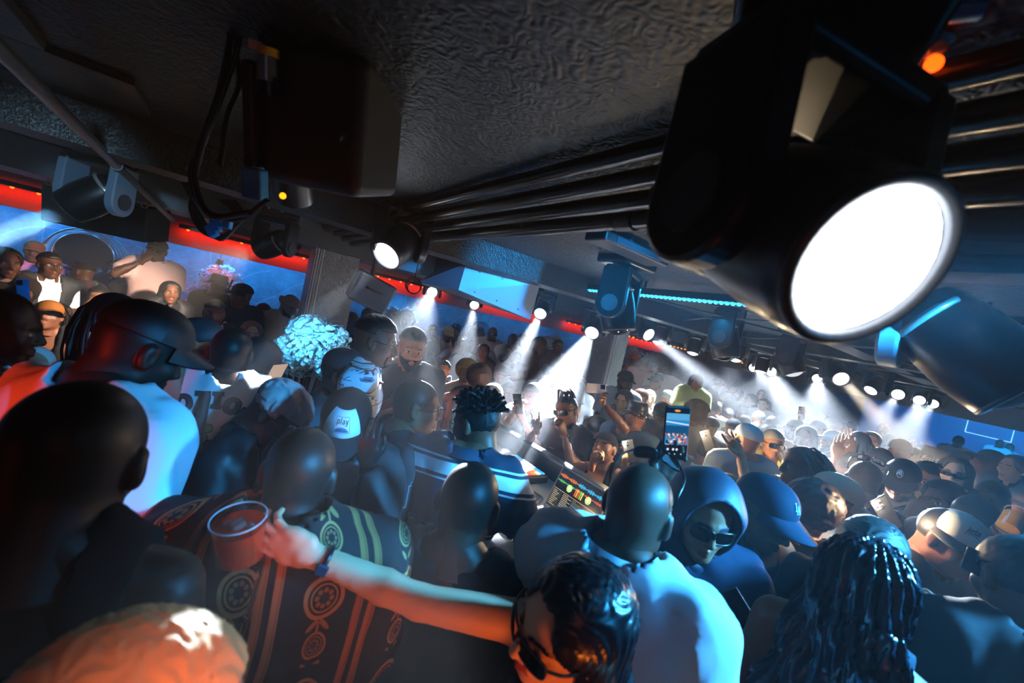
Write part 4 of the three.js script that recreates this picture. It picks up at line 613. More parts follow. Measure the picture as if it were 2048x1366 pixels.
// black fixture close to the lens, seen from its cable side
{ const c = at(600, 235, 1.0), g = thing('effect_light', 'large black effect light with looping cables close overhead', 'stage light', c); g.quaternion.copy(camera.quaternion); g.rotateZ(-0.2); g.rotateX(0.35);
  part('body', rbox(0.26, 0.32, 0.3, 0.03, 0.02, 0, -0.16), mat('#0c0a0a', 0.6), g); part('side_plate', rbox(0.03, 0.24, 0.2, 0.01, -0.13, -0.02, -0.1), mat('#161414', 0.5), g); part('knob', new THREE.CylinderGeometry(0.024, 0.028, 0.03, 18).rotateX(Math.PI / 2).translate(0.085, -0.02, 0.0), mat('#0a0a0a', 0.35), g);
  part('connector_ring', new THREE.CylinderGeometry(0.021, 0.021, 0.016, 18).translate(-0.062, 0.118, 0.02), mat('#e0a010', 0.45), g, 'yellow connector ring'); part('connector', new THREE.CylinderGeometry(0.02, 0.022, 0.05, 18).translate(-0.066, 0.085, 0.02), mat('#8a8a88', 0.3, 0.7), g); part('connector_tag', box(0.03, 0.016, 0.012, -0.09, 0.126, 0.02), mat('#d8a8a0', 0.6), g); part('socket', new THREE.CylinderGeometry(0.028, 0.03, 0.04, 18).translate(-0.066, 0.05, 0.01), mat('#0a0909', 0.3), g);
  part('power_plug', rbox(0.05, 0.075, 0.035, 0.006, -0.1, -0.17, 0.02), mat('#1577b8', 0.4), g, 'blue power plug'); part('indicator_lamp', new THREE.SphereGeometry(0.008, 8, 6).translate(-0.03, -0.185, 0.02), glow('#ff9010', 3), g);
  const L = (...p) => p.map((q) => at(...q).sub(c).applyQuaternion(g.quaternion.clone().invert()));
  [[[478, -20, 0.95], [548, 90, 0.97], [566, 128, 0.98]], [[450, -20, 1], [462, 60, 1], [440, 180, 1], [400, 300, 1], [390, 360, 1], [420, 430, 1], [500, 425, 1]], [[465, -20, 1], [480, 70, 1], [452, 170, 1.02], [405, 290, 1.02], [382, 340, 1.02], [400, 410, 1.02], [470, 440, 1.02], [535, 400, 1]], [[490, -20, 0.97], [520, 70, 0.98], [545, 120, 0.98]], [[460, -10, 1.05], [470, 90, 1.05], [478, 170, 1.03], [455, 230, 1.02], [440, 330, 1.02]]].forEach((q, i) => part('cable', tube(L(...q), 0.0062 + (i % 2) * 0.0016, 7, 36), mat(i === 0 ? '#2b3440' : '#1c1b1b', 0.35), g)); }
// coil of cables and blue plugs past it
{ const c = at(430, 430, 2.0), g = thing('cable_coil', 'hanging coil of black cables with blue plugs left of centre', 'cable', c), loc = (q) => at(...q).sub(c); for (let i = 0; i < 7; i++) { const k = i * 5; part('cable', tube([[395 - k, 365, 2], [380 + k * 0.5, 420, 2], [410 + k, 468 + i * 2, 2.02], [450 + i * 4, 470 - i * 3, 2.05], [470 + i * 3, 430, 2.05], [440 + k, 400, 2.05]].map(loc), 0.007, 6, 40), mat(['#141414', '#1e1c1b', '#262422'][i % 3], 0.35), g); } for (const [x, y, a] of [[432, 452, 0.2], [455, 445, -0.2], [424, 462, 0.5]]) { const p = part('plug', rbox(0.04, 0.06, 0.03, 0.006), mat('#1a80c4', 0.4), g); p.position.copy(loc([x, y, 1.96])); p.quaternion.copy(camera.quaternion); p.rotateZ(a); } }
{ const c = at(828, 575, 3.0), g = thing('cable_coil', 'small ring of black cable below the lit lamp', 'cable', c); g.quaternion.copy(camera.quaternion); part('hook', rod(V(0, 0.04, 0), V(0, CEIL - c.y, 0).applyQuaternion(g.quaternion.clone().invert()), 0.004, 6), BLACKM, g); for (let i = 0; i < 3; i++) part('cable', new THREE.TorusGeometry(0.046 + i * 0.006, 0.004, 6, 28).rotateX(0.15 * i).translate(0, i * 0.006, i * 0.008), BLACKM, g); }
// boxes of equipment under the ceiling beyond the pipes, cable runs over the room
for (const [px, py, z, w, h, d, label] of [[905, 512, 4.75, 0.34, 0.16, 0.2, 'black equipment box left of the first speaker chain'], [985, 518, 4.8, 0.34, 0.14, 0.2, 'black equipment box between the two speaker chains'], [520, 472, 4.0, 0.7, 0.07, 0.2, 'long black batten housing in front of the red soffit'], [1262, 480, 2.1, 0.5, 0.05, 0.14, 'flat black tray above the nearest lamp of the row']]) { const c = at(px, py, z); c.y = Math.min(c.y, CEIL - h / 2 - 0.02); const g = thing('equipment_box', label, 'equipment', c); part('case', rbox(w, h, d, 0.012), BLACKM, g); part('bracket', rod(V(0, 0, 0), V(0, CEIL - c.y, 0), 0.012), MHGREY, g); part('plate', rbox(w * 0.7, h * 0.6, 0.006, 0.002, 0, 0, d / 2 + 0.002), mat('#1c1e22', 0.4), g); }
for (let i = 0; i < 9; i++) { const x = 3.0 + i * 0.9, z0 = -4 + (i * 0.37 % 1), g = thing('cable_run', ['loose cable under the ceiling above the first pillar row', 'loose cable crossing near the second pillar', 'loose cable above the raised phones', 'loose cable above the second lamp of the row', 'loose cable above the third lamp of the row', 'loose cable between the third and fourth lamp', 'loose cable above the fifth lamp', 'loose cable over the far crowd', 'loose cable before the pale fascia'][i], 'cable', V(x, 2.56, z0)); part('cable', tube([V(0, 0, 0), V(0.3, -0.05, 0.8), V(-0.1, -0.02, 1.6), V(0.25, -0.07, 2.4), V(0, 0, 3.2)], 0.009, 6, 40), mat('#2c3238', 0.35), g); part('clip', box(0.03, 0.06, 0.03, 0.25, -0.03, 2.4), MHGREY, g); }
// metal studs and hangers behind the big lamp
{ const g = thing('ceiling_hanger', 'ribbed grey ducting behind the large near lamp', 'duct', at(1950, 425, 1.6)); g.quaternion.copy(camera.quaternion); for (let i = 0; i < 5; i++) part('rib', tube([V(-0.13 + i * 0.045, 0.07, 0), V(-0.12 + i * 0.045, 0.0, 0.02), V(-0.13 + i * 0.045, -0.08, 0)], 0.01, 6, 12), mat('#7b8893', 0.35, 0.5), g); part('rail', rbox(0.5, 0.02, 0.04, 0.005, 0.05, 0.085, 0), mat('#3a4046', 0.4), g); part('bracket', new THREE.ConeGeometry(0.035, 0.14, 4).rotateX(Math.PI).translate(0.1, 0, 0), mat('#8a949c', 0.4, 0.4), g); for (let i = 0; i < 14; i++) part('bead', new THREE.SphereGeometry(0.0045, 6, 4).translate(-0.05 + i * 0.022, -0.08 + i * 0.0012, 0.01), mat('#d8dde0', 0.2, 0.8), g); }
// ---------- booth, blossoms, mirrors, things in hands ----------
const camQ = camera.quaternion.clone();
function facing(o, rz = 0, ry = 0, rx = 0) { o.quaternion.copy(camQ); o.rotateZ(rz); o.rotateY(ry); o.rotateX(rx); return o; }
// DJ desk along the edge of the stage
{ const g = thing('dj_desk', 'black DJ desk with a pale top between the stage and the crowd', 'desk', V(1.62, 0, -2.0));
  part('desk_top', rbox(0.86, 0.04, 2.1, 0.008, 0.0, 1.08, 0), mat('#8d9296', 0.32), g); part('front_rail', rbox(0.03, 1.4, 2.2, 0.006, 0.475, 0.52, 0), mat('#14181c', 0.4), g); part('rail_cap', rbox(0.07, 0.02, 2.2, 0.005, 0.475, 1.225, 0), mat('#1c2228', 0.35), g);
  for (const x of [-0.38, 0.38]) for (const z of [-0.98, 0.98]) part('leg', rbox(0.05, 1.06, 0.05, 0.006, x, 0.53, z), BLACKM, g); part('shelf', rbox(0.5, 0.03, 0.5, 0.006, -0.1, 1.0, 0.85), mat('#2a2d30', 0.5), g); }
{ const g = thing('dj_controller', 'pad controller with rows of orange lit pads on the desk', 'controller', V(1.82, 1.1, -2.2)); g.rotation.y = Math.PI / 2; part('body', rbox(0.5, 0.05, 0.3, 0.01, 0, 0.025, 0), BLACKM, g);
  const pad = rbox(0.036, 0.008, 0.03, 0.003), cols = ['#ffb070', '#ffd8b0', '#ff7a30', '#ff5040']; for (let i = 0; i < 8; i++) for (let j = 0; j < 4; j++) part('light_pad', pad, glow(cols[(i + j * 3) % 4], 2.2), g).position.set(-0.2 + i * 0.042, 0.053, -0.02 + j * 0.036);
  for (let i = 0; i < 8; i++) part('light_pad', pad, glow('#30a8ff', 1.4), g).position.set(-0.2 + i * 0.042, 0.053, 0.125); for (let i = 0; i < 9; i++) part('knob', new THREE.CylinderGeometry(0.01, 0.012, 0.022, 10), mat('#1d1f22', 0.4), g).position.set(-0.2 + i * 0.05, 0.06, -0.09); for (let i = 0; i < 9; i++) part('knob', new THREE.CylinderGeometry(0.01, 0.012, 0.022, 10), mat('#2d3034', 0.4), g).position.set(-0.2 + i * 0.05, 0.06, -0.125); }
{ const g = thing('dj_mixer', 'black mixer with a red lit display at the left of the desk', 'mixer', V(1.4, 1.1, -2.3)); g.rotation.y = Math.PI / 2; part('body', rbox(0.32, 0.08, 0.4, 0.01, 0, 0.04, 0), mat('#16171a', 0.35), g); part('display_screen', box(0.12, 0.004, 0.06, 0.05, 0.082, -0.12), glow('#ff4020', 2.5), g); for (let i = 0; i < 5; i++) for (let j = 0; j < 4; j++) part('knob', new THREE.CylinderGeometry(0.009, 0.011, 0.02, 10), mat('#c4c8cc', 0.3, 0.5), g).position.set(-0.12 + i * 0.05, 0.09, -0.06 + j * 0.055); for (let i = 0; i < 4; i++) part('fader', rbox(0.012, 0.014, 0.03, 0.003), mat('#e8e8e8', 0.4), g).position.set(-0.1 + i * 0.06, 0.088, 0.165); }
{ const g = thing('laptop', 'open silver laptop running mixing software on the desk', 'laptop', V(1.62, 1.1, -1.42)); g.rotation.y = -Math.PI / 2;   // opens towards -x
  part('base', rbox(0.36, 0.016, 0.25, 0.006, 0, 0.05, 0.125), mat('#b9bcc0', 0.3, 0.6), g); part('stand', rbox(0.38, 0.04, 0.27, 0.01, 0, 0.02, 0.13), mat('#16181a', 0.5), g);
  const kb = part('keyboard', rbox(0.3, 0.004, 0.11, 0.002, 0, 0.058, 0.07), mat('#101112', 0.5), g), key = rbox(0.017, 0.004, 0.016, 0.002); for (let i = 0; i < 15; i++) for (let j = 0; j < 5; j++) part('key', key, mat('#1a1b1d', 0.4), kb).position.set(-0.14 + i * 0.02, 0.061, 0.03 + j * 0.02);
  part('trackpad', rbox(0.12, 0.002, 0.075, 0.001, 0, 0.0585, 0.185), mat('#c6c9cc', 0.25, 0.4), g);
  const lid = part('lid', rbox(0.36, 0.24, 0.01, 0.005, 0, 0.12, -0.005), mat('#9a9da2', 0.3, 0.7), g); lid.position.set(0, 0.058, 0); lid.rotation.x = -0.36;
  const st = canvasTex(512, 320, (c, w, h) => { c.fillStyle = '#08090b'; c.fillRect(0, 0, w, h); c.fillStyle = '#101820'; c.fillRect(0, 20, w, 110); for (let i = 0; i < w; i += 3) { const a = 8 + 28 * Math.abs(Math.sin(i * 0.13) * Math.sin(i * 0.031)); c.fillStyle = i < 220 ? '#ff7a20' : '#36c8ff'; c.fillRect(i, 55 - a / 2, 2, a); c.fillStyle = i > 300 ? '#ff5a30' : '#62e060'; c.fillRect(i, 100 - a / 3, 2, a * 0.66); } for (const x of [150, 360]) { c.strokeStyle = '#d8ff90'; c.lineWidth = 9; c.beginPath(); c.arc(x, 120, 24, 0, 6.3); c.stroke(); c.fillStyle = '#e6f0b0'; c.beginPath(); c.arc(x, 120, 17, 0, 6.3); c.fill(); } for (let i = 0; i < 5; i++) { c.fillStyle = ['#ff6020', '#ffb030', '#ff4020', '#50e060', '#ffd040'][i]; c.fillRect(215 + i * 18, 88, 11, 62); } c.fillStyle = '#d6c49a'; c.fillRect(0, 168, w, 3); for (let i = 0; i < 11; i++) { c.fillStyle = i % 2 ? '#15171a' : '#0d0e10'; c.fillRect(110, 176 + i * 13, w - 120, 12); c.fillStyle = '#cbbd9a'; c.fillRect(120, 180 + i * 13, 60 + (i * 37) % 70, 4); c.fillStyle = i === 3 ? '#30c0e8' : '#8a8070'; c.fillRect(230, 180 + i * 13, 40 + (i * 53) % 120, 4); } c.fillStyle = '#2c2a26'; c.fillRect(0, 176, 100, 140); for (let i = 0; i < 9; i++) { c.fillStyle = '#b8a984'; c.fillRect(10, 184 + i * 14, 40 + (i * 29) % 40, 5); } });
  const sm = new THREE.MeshStandardMaterial({ color: 0x000000, emissive: 0xffffff, emissiveMap: st, emissiveIntensity: 1.3, roughness: 0.3 }), sc = part('screen', new THREE.PlaneGeometry(0.335, 0.212).translate(0, 0.124, 0.0008), sm, lid);
  for (let i = 0; i < 5; i++) part('lead', tube([V(-0.19, 0.03, 0.05 + i * 0.03), V(-0.26 - i * 0.02, 0.01, 0.0 + i * 0.04), V(-0.3, 0.004, -0.1 + i * 0.05), V(-0.36 - i * 0.03, 0.004, -0.16), V(-0.5, 0.006, -0.12 + i * 0.02)], 0.0035, 5, 30), mat(i % 2 ? '#0c0d0e' : '#2a4a66', 0.4), g);
  const l = new THREE.PointLight('#ffd8a8', 0.12); l.position.set(1.5, 1.28, -1.42); scene.add(l); }
{ const g = thing('audio_interface', 'small silver audio interface at the near corner of the desk', 'audio box', V(1.3, 1.1, -1.12)); part('case', rbox(0.09, 0.04, 0.07, 0.006, 0, 0.02, 0), mat('#aeb4ba', 0.25, 0.8), g); part('dial', new THREE.CylinderGeometry(0.014, 0.014, 0.014, 14).translate(0, 0.046, 0), mat('#202326', 0.3), g); part('jack', new THREE.CylinderGeometry(0.006, 0.006, 0.02, 8).rotateZ(Math.PI / 2).translate(0.05, 0.02, 0), mat('#d8d8d8', 0.2, 1), g); }
// side table with a glass, mouse and paper
{ const p = at(712, 1085, 1.66), g = thing('side_stand', 'narrow pale stand behind the striped shirt', 'stand', V(p.x, 0, p.z)); part('top', rbox(0.16, 0.02, 0.3, 0.004, 0, p.y, 0), mat('#b0aca4', 0.5), g); part('post', rod(V(0, 0, 0), V(0, p.y - 0.01, 0), 0.025), BLACKM, g); part('foot', new THREE.CylinderGeometry(0.12, 0.13, 0.02, 20).translate(0, 0.01, 0), BLACKM, g);
  const m = thing('computer_mouse', 'pale computer mouse lying on the narrow stand', 'mouse', V(p.x, p.y + 0.01, p.z)); part('shell', new THREE.SphereGeometry(1, 16, 8, 0, 6.3, 0, 1.6).scale(0.03, 0.028, 0.052), mat('#b8b49a', 0.4), m); part('wheel', new THREE.TorusGeometry(0.007, 0.003, 6, 12).rotateY(Math.PI / 2).translate(0, 0.022, 0.028), BLACKM, m); }
const CLEAR = mat('#ffffff', 0.02, 0, { transmission: 1, thickness: 0, ior: 1.5 });
function tumbler(pos, r, h, label, liquid, quat) {
  const g = thing('tumbler', label, 'glass', pos); if (quat) g.quaternion.copy(quat);
  const pr = [[0.001, 0], [r * 0.86, 0], [r * 0.9, 0.006], [r, h], [r - 0.0022, h], [r * 0.88, 0.012], [0.001, 0.012]].map((q) => new THREE.Vector2(q[0], q[1])); part('glass_wall', new THREE.LatheGeometry(pr, 32), CLEAR, g); part('rim', new THREE.TorusGeometry(r - 0.0012, 0.0016, 6, 40).rotateX(Math.PI / 2).translate(0, h, 0), mat('#dfe8ee', 0.08, 0, { transmission: 0.5, thickness: 0 }), g);  // pale ring on the rim imitates the highlight along the glass edge
  if (liquid) part('drink', new THREE.CylinderGeometry(r * 0.93, r * 0.87, h * 0.7, 28).translate(0, 0.0125 + h * 0.35, 0), liquid, g);
  const ice = rbox(0.024, 0.024, 0.024, 0.005); for (let i = 0; i < 3; i++) { const k = part('ice_cube', ice, mat('#f4ece6', 0.1, 0, { transmission: 0.9, thickness: 0.02, ior: 1.31 }), g); k.position.set((i - 1) * 0.02, h * 0.72 + (i % 2) * 0.008, ((i * 7) % 3 - 1) * 0.014); k.rotation.set(i, i * 2, 0.4); }
  return g;
}
const glassAt = at(494, 1070, 0.85);
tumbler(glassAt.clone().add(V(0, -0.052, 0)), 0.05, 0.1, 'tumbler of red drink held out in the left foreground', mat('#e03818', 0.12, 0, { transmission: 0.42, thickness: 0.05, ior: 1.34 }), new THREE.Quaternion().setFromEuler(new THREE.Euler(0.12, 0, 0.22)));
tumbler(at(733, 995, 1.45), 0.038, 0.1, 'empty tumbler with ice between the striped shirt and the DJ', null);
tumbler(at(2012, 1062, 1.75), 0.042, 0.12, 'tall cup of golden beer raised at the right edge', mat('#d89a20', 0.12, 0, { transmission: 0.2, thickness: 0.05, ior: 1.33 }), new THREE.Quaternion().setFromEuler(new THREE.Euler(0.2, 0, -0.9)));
// blossom bushes: each a vase with branches, leaves and hundreds of blossoms
const petal = (() => { const q = []; for (let i = 0; i < 5; i++) { const a = i / 5 * Math.PI * 2, g = new THREE.CircleGeometry(0.55, 5).translate(0.62, 0, 0).rotateY(-0.35).rotateZ(a); q.push(g); } return merged(q); })();
const leafG = (() => { const s = new THREE.Shape(); s.moveTo(0, 0); s.quadraticCurveTo(0.35, 0.5, 0, 1.1); s.quadraticCurveTo(-0.35, 0.5, 0, 0); return new THREE.ShapeGeometry(s, 5); })();
function blossoms(c, r, n, size, floorY, label, color = '#e4ecf2', leaves = 0.12, vase = true) {
  const g = thing('blossom_arrangement', label, 'flowers', V(c.x, floorY, c.z)), cy = c.y - floorY, bm = mat(color, 0.75, 0, { side: THREE.DoubleSide }), lm = mat('#3d5a34', 0.6, 0, { side: THREE.DoubleSide });
  const im = new THREE.InstancedMesh(petal, bm, n), lf = new THREE.InstancedMesh(leafG, lm, Math.round(n * leaves)), M = new THREE.Matrix4(), Q = new THREE.Quaternion(), sub = []; im.name = 'blossoms'; lf.name = 'leaves'; im.userData = { kind: 'stuff' }; lf.userData = { kind: 'stuff' }; im.castShadow = lf.castShadow = true;
  for (let i = 0; i < 16; i++) { const a = rr(0, 6.28), u = rr(-0.7, 1), k = rr(0.45, 1); sub.push([V(Math.cos(a) * Math.sqrt(1 - u * u * 0.8) * r.x * k * 0.75, u * r.y * 0.75 * k, Math.sin(a) * Math.sqrt(1 - u * u * 0.8) * r.z * k * 0.75), rr(0.3, 0.48)]); }
  const place = (i, mesh, s) => { const b = sub[i % 16], a = rr(0, 6.28), u = rr(-1, 1), q = Math.sqrt(1 - u * u), d = V(q * Math.cos(a), u, q * Math.sin(a)), p = b[0].clone().add(V(d.x * r.x, d.y * r.y, d.z * r.z).multiplyScalar(b[1] * rr(0.7, 1.08))); Q.setFromUnitVectors(V(0, 0, 1), d.add(V(rr(-0.6, 0.6), rr(-0.6, 0.6), rr(-0.6, 0.6))).normalize()); M.compose(V(p.x, p.y + cy, p.z), Q, V(s, s, s)); mesh.setMatrixAt(i, M); };
  for (let i = 0; i < n; i++) place(i, im, size * rr(0.7, 1.25)); for (let i = 0; i < lf.count; i++) place(i, lf, size * 1.6);
  g.add(im, lf);
  for (let i = 0; i < 9; i++) part('branch', tube([V(0, cy * 0.35, 0), sub[i][0].clone().multiplyScalar(0.4).add(V(0, cy * 0.72, 0)), sub[i][0].clone().add(V(0, cy, 0))], 0.012, 5, 12), mat('#3a2c22', 0.8), g);
  if (vase) part('vase', new THREE.LatheGeometry([[0.001, 0], [0.12, 0], [0.14, 0.1], [0.1, cy * 0.38], [0.115, cy * 0.45], [0.1, cy * 0.45], [0.085, cy * 0.38], [0.001, 0.05]].map((q) => new THREE.Vector2(...q)), 24), mat('#1c2026', 0.3), g);
  return g;
}
blossoms(at(625, 705, 3.05), V(0.3, 0.26, 0.28), 5200, 0.0145, 0, 'large pale blossom bush in front of the left pillar', '#bfe0ea', 0.06);
blossoms(at(432, 572, 5.75), V(0.33, 0.34, 0.3), 1500, 0.02, 0.15, 'white blossom tree against the blue wall behind the bucket hat');
blossoms(at(800, 637, 6.6), V(0.32, 0.2, 0.25), 900, 0.02, 0.15, 'white blossoms behind the veiled woman');
blossoms(at(1103, 688, 8.0), V(0.25, 0.2, 0.2), 600, 0.022, 0.15, 'small bluish blossoms in the hazy back of the crowd');
blossoms(at(1272, 712, 8.6), V(0.3, 0.22, 0.2), 500, 0.022, 0.15, 'blue blossoms behind the orange capped dancer');
blossoms(at(1812, 898, 7.0), V(0.4, 0.18, 0.25), 800, 0.022, PIT, 'bright white blossom spray in front of the far blue backdrop', '#f2f4f4');
// round mirrors ringed with wire hoops
function mirror(c, r, label) { const g = thing('round_mirror', label, 'mirror', c); part('glass', new THREE.CircleGeometry(r, 48).translate(0, 0, 0.012), mat('#c8d0d6', 0.03, 1), g); part('rim', new THREE.TorusGeometry(r, 0.014, 8, 56), mat('#d8c8c0', 0.25, 0.9), g); part('backing', new THREE.CylinderGeometry(r, r, 0.02, 40).rotateX(Math.PI / 2), BLACKM, g); for (let i = 0; i < 5; i++) { const h = part('hoop', new THREE.TorusGeometry(r * (1.12 + i * 0.07), 0.006, 6, 56), mat('#cfb9b4', 0.25, 0.9), g); h.position.set(r * 0.06 * (i - 1.5), -r * 0.03 * i, 0.03 + i * 0.01); h.rotation.set(0.04 * i, 0.06 * i, 0); } return g; }
mirror(V(...(() => { const d = at(168, 512, 1).sub(CAM), t = (-7.54 - CAM.z) / d.z; const p = CAM.clone().addScaledVector(d, t); return [p.x, p.y, p.z]; })()), 0.28, 'round mirror ringed with wire hoops on the left wall');
mirror(V(...(() => { const d = at(947, 672, 1).sub(CAM), t = (-7.54 - CAM.z) / d.z; const p = CAM.clone().addScaledVector(d, t); return [p.x, p.y, p.z]; })()), 0.27, 'round mirror with hoops in the middle of the back wall');
// red table lamps on the tier
for (const [px, py, z, label] of [[372, 605, 5.9, 'small glowing red lamp left of the bucket hat'], [440, 524, 5.6, 'small red lamp hanging under the red soffit'], [837, 610, 7.2, 'small red lamp on the wall under the wedge speaker']]) { const c = at(px, py, z), g = thing('small_lamp', label, 'lamp', c); part('shade', new THREE.CylinderGeometry(0.035, 0.05, 0.07, 14, 1, true), mat('#802010', 0.5, 0, { side: THREE.DoubleSide }), g); part('bulb', new THREE.SphereGeometry(0.034, 12, 8), glow('#ff5a10', 5), g); part('stem', py === 605 ? rod(V(0, 0, 0), V(0, 0.15 - c.y, 0), 0.01) : rod(V(0, 0, 0), V(0, CEIL - c.y, 0), 0.005), BLACKM, g); const l = new THREE.PointLight('#ff4a18', 0.35); l.position.copy(c); l.castShadow = true; scene.add(l); }
// phones
const PHBODY = rbox(0.074, 0.152, 0.0085, 0.004);
function phone(px, py, z, rz, o, label) {
  const g = thing('phone', label, 'phone', at(px, py, z)); facing(g, rz, o.ry ?? 0, o.rx ?? 0); if (o.k) g.scale.setScalar(o.k);
  part('body', PHBODY, mat(o.color ?? '#14161a', 0.35), g);
  part('screen', new THREE.PlaneGeometry(0.068, 0.143).translate(0, 0, 0.0048), o.screen ?? mat('#06070a', 0.1), g);
  const cam = part('camera_bump', rbox(0.036, 0.036, 0.004, 0.002, 0.014, 0.05, -0.005), mat(o.bump ?? '#22252a', 0.25), g); for (const [x, y] of [[0.006, 0.058], [0.006, 0.042], [0.022, 0.05]]) part('camera_lens', new THREE.CylinderGeometry(0.006, 0.006, 0.003, 12).rotateX(Math.PI / 2).translate(x, y, -0.0075), mat('#05060a', 0.1), cam);
  if (o.flash) { part('flash_light', new THREE.SphereGeometry(0.007, 10, 6).translate(0.024, 0.062, -0.0085), glow('#fff2d8', 60), g); const l = new THREE.PointLight('#ffe0b0', o.flash); l.position.copy(V(0.024, 0.062, -0.018).applyMatrix4((g.updateMatrixWorld(true), g.matrixWorld))); l.shadow.radius = 0.5; l.castShadow = true; scene.add(l); }
  return g;
}
// ---------- the people round the booth ----------
const FL0 = STAGE;
const printTex = (w, h, bg, draw) => new THREE.MeshPhysicalMaterial({ map: canvasTex(w, h, (c) => { c.fillStyle = bg; c.fillRect(0, 0, w, h); draw(c, w, h); }), roughness: 0.85 });
const rep = (m) => { m.map.wrapS = m.map.wrapT = THREE.RepeatWrapping; return m; };
const POTION = printTex(512, 640, '#b9bec2', (c, w, h) => { const L = [['P', 96, 152, -0.5], ['O', 152, 108, -0.25], ['T', 214, 88, -0.1], ['I', 262, 86, 0], ['O', 318, 104, 0.3], ['N', 366, 150, 0.6]]; c.textAlign = 'center'; c.textBaseline = 'middle'; for (const [t, x, y, a] of L) { c.save(); c.translate(x, y); c.rotate(a); c.font = 'bold 86px sans-serif'; c.lineWidth = 12; c.strokeStyle = '#141414'; c.strokeText(t, 0, 0); c.fillStyle = '#2c2c2e'; c.fillText(t, 0, 0); c.restore(); } for (const [x, y, r, k] of [[176, 330, 18, '#d8cc2a'], [214, 334, 22, '#d84a5a'], [254, 338, 16, '#58a03a'], [214, 300, 15, '#8a8078'], [238, 378, 20, '#48a060'], [270, 404, 18, '#c04a50'], [206, 402, 22, '#caa46a']]) { c.fillStyle = '#202020'; c.beginPath(); c.arc(x, y - 140, r + 3, 0, 7); c.fill(); c.fillStyle = k; c.beginPath(); c.arc(x, y - 140, r, 0, 7); c.fill(); } c.font = 'bold 30px sans-serif'; c.fillStyle = '#1c1c1c'; c.fillText('LAB', 120, 470); });
const BAROQUE = rep(printTex(512, 512, '#0d0a09', (c, w, h) => { for (const x of [44, 84, 300, 340]) { c.fillStyle = '#96602f'; c.fillRect(x, 0, 22, h); c.fillStyle = '#6e4522'; c.fillRect(x + 4, 0, 3, h); } for (const x of [190, 446]) for (const y of [90, 346]) { const O = (yy, r) => { c.strokeStyle = '#a87a44'; c.lineWidth = r * 0.22; c.beginPath(); c.arc(x, yy, r, 0, 7); c.stroke(); c.lineWidth = r * 0.1; c.beginPath(); c.arc(x, yy, r * 0.72, 0, 7); c.stroke(); c.fillStyle = '#8a6236'; for (let k = 0; k < 8; k++) { c.beginPath(); c.arc(x + Math.cos(k * 0.785) * r * 0.42, yy + Math.sin(k * 0.785) * r * 0.42, r * 0.14, 0, 7); c.fill(); } }; O(y, 50); O(y + 118, 30); c.fillStyle = '#9a6e3c'; for (const s of [-1, 1]) { c.beginPath(); c.ellipse(x + s * 18, y + 68, 20, 7, s * 0.7, 0, 7); c.fill(); c.beginPath(); c.ellipse(x + s * 16, y + 168, 16, 6, -s * 0.8, 0, 7); c.fill(); } c.fillRect(x - 4, y + 60, 8, 26); } }));
const DOODLE = rep(printTex(512, 512, '#d3dbe2', (c, w, h) => { c.lineWidth = 5; for (let i = 0; i < 150; i++) { const x = hash3(i, 1, 1) * w, y = hash3(i, 2, 2) * h; c.strokeStyle = ['#20405a', '#3a78a0', '#182430'][i % 3]; c.beginPath(); c.moveTo(x, y); c.lineTo(x + (hash3(i, 3, 1) - 0.5) * 60, y + (hash3(i, 4, 1) - 0.5) * 60); c.lineTo(x + (hash3(i, 5, 1) - 0.5) * 50, y + (hash3(i, 6, 1) - 0.5) * 50); c.stroke(); } c.fillStyle = '#c85a1c'; for (const [x, y] of [[120, 130], [360, 330], [260, 60]]) { c.beginPath(); c.ellipse(x, y, 16, 34, 0.2, 0, 7); c.fill(); c.fillRect(x - 34, y - 12, 64, 12); c.fillRect(x - 22, y + 24, 12, 40); c.fillRect(x + 10, y + 24, 12, 40); } for (const y of [210, 230, 430]) { c.fillStyle = '#a8483a'; c.fillRect(0, y, w, 6); } }));
const STRIPES = rep(printTex(256, 512, '#15263a', (c, w, h) => { for (const y of [200, 330]) { c.fillStyle = '#c9ccd0'; c.fillRect(0, y, w, 26); c.fillRect(0, y - 10, w, 4); c.fillRect(0, y + 33, w, 4); } }));
const NDTEE = printTex(512, 640, '#1a1c1e', (c) => { c.fillStyle = '#c4ccd2'; c.font = 'bold 84px sans-serif'; c.textAlign = 'center'; c.fillText('ND', 256, 250); c.fillText('W', 200, 350); });
const DJTEE = printTex(512, 640, '#10141a', (c) => { c.fillStyle = '#9fb4c4'; c.beginPath(); c.moveTo(120, 300); c.lineTo(200, 330); c.lineTo(330, 410); c.lineTo(250, 420); c.lineTo(150, 380); c.fill(); c.fillStyle = '#c8a088'; c.beginPath(); c.ellipse(310, 400, 34, 12, 0.4, 0, 7); c.fill(); c.strokeStyle = '#b8c4cc'; c.lineWidth = 6; for (let i = 0; i < 7; i++) { c.beginPath(); c.moveTo(130 + i * 26, 430 + i * 12); c.lineTo(142 + i * 26, 470 + i * 12); c.lineTo(152 + i * 26, 446 + i * 12); c.stroke(); } });
const ADI = rep(printTex(256, 256, '#0e0e10', (c) => { c.fillStyle = '#cfc6c0'; for (const x of [20, 60, 148, 188]) c.fillRect(x, 0, 14, 256); }));
const label2 = (w, h, bg, draw) => new THREE.MeshPhysicalMaterial({ map: canvasTex(w, h, (c) => { if (bg) { c.fillStyle = bg; c.fillRect(0, 0, w, h); } draw(c, w, h); }), roughness: 0.7, transparent: !bg, alphaTest: bg ? 0 : 0.5 });
const text = (c, t, x, y, font, fill, rot = 0) => { c.save(); c.translate(x, y); c.rotate(rot); c.font = font; c.textAlign = 'center'; c.textBaseline = 'middle'; c.fillStyle = fill; c.fillText(t, 0, 0); c.restore(); };
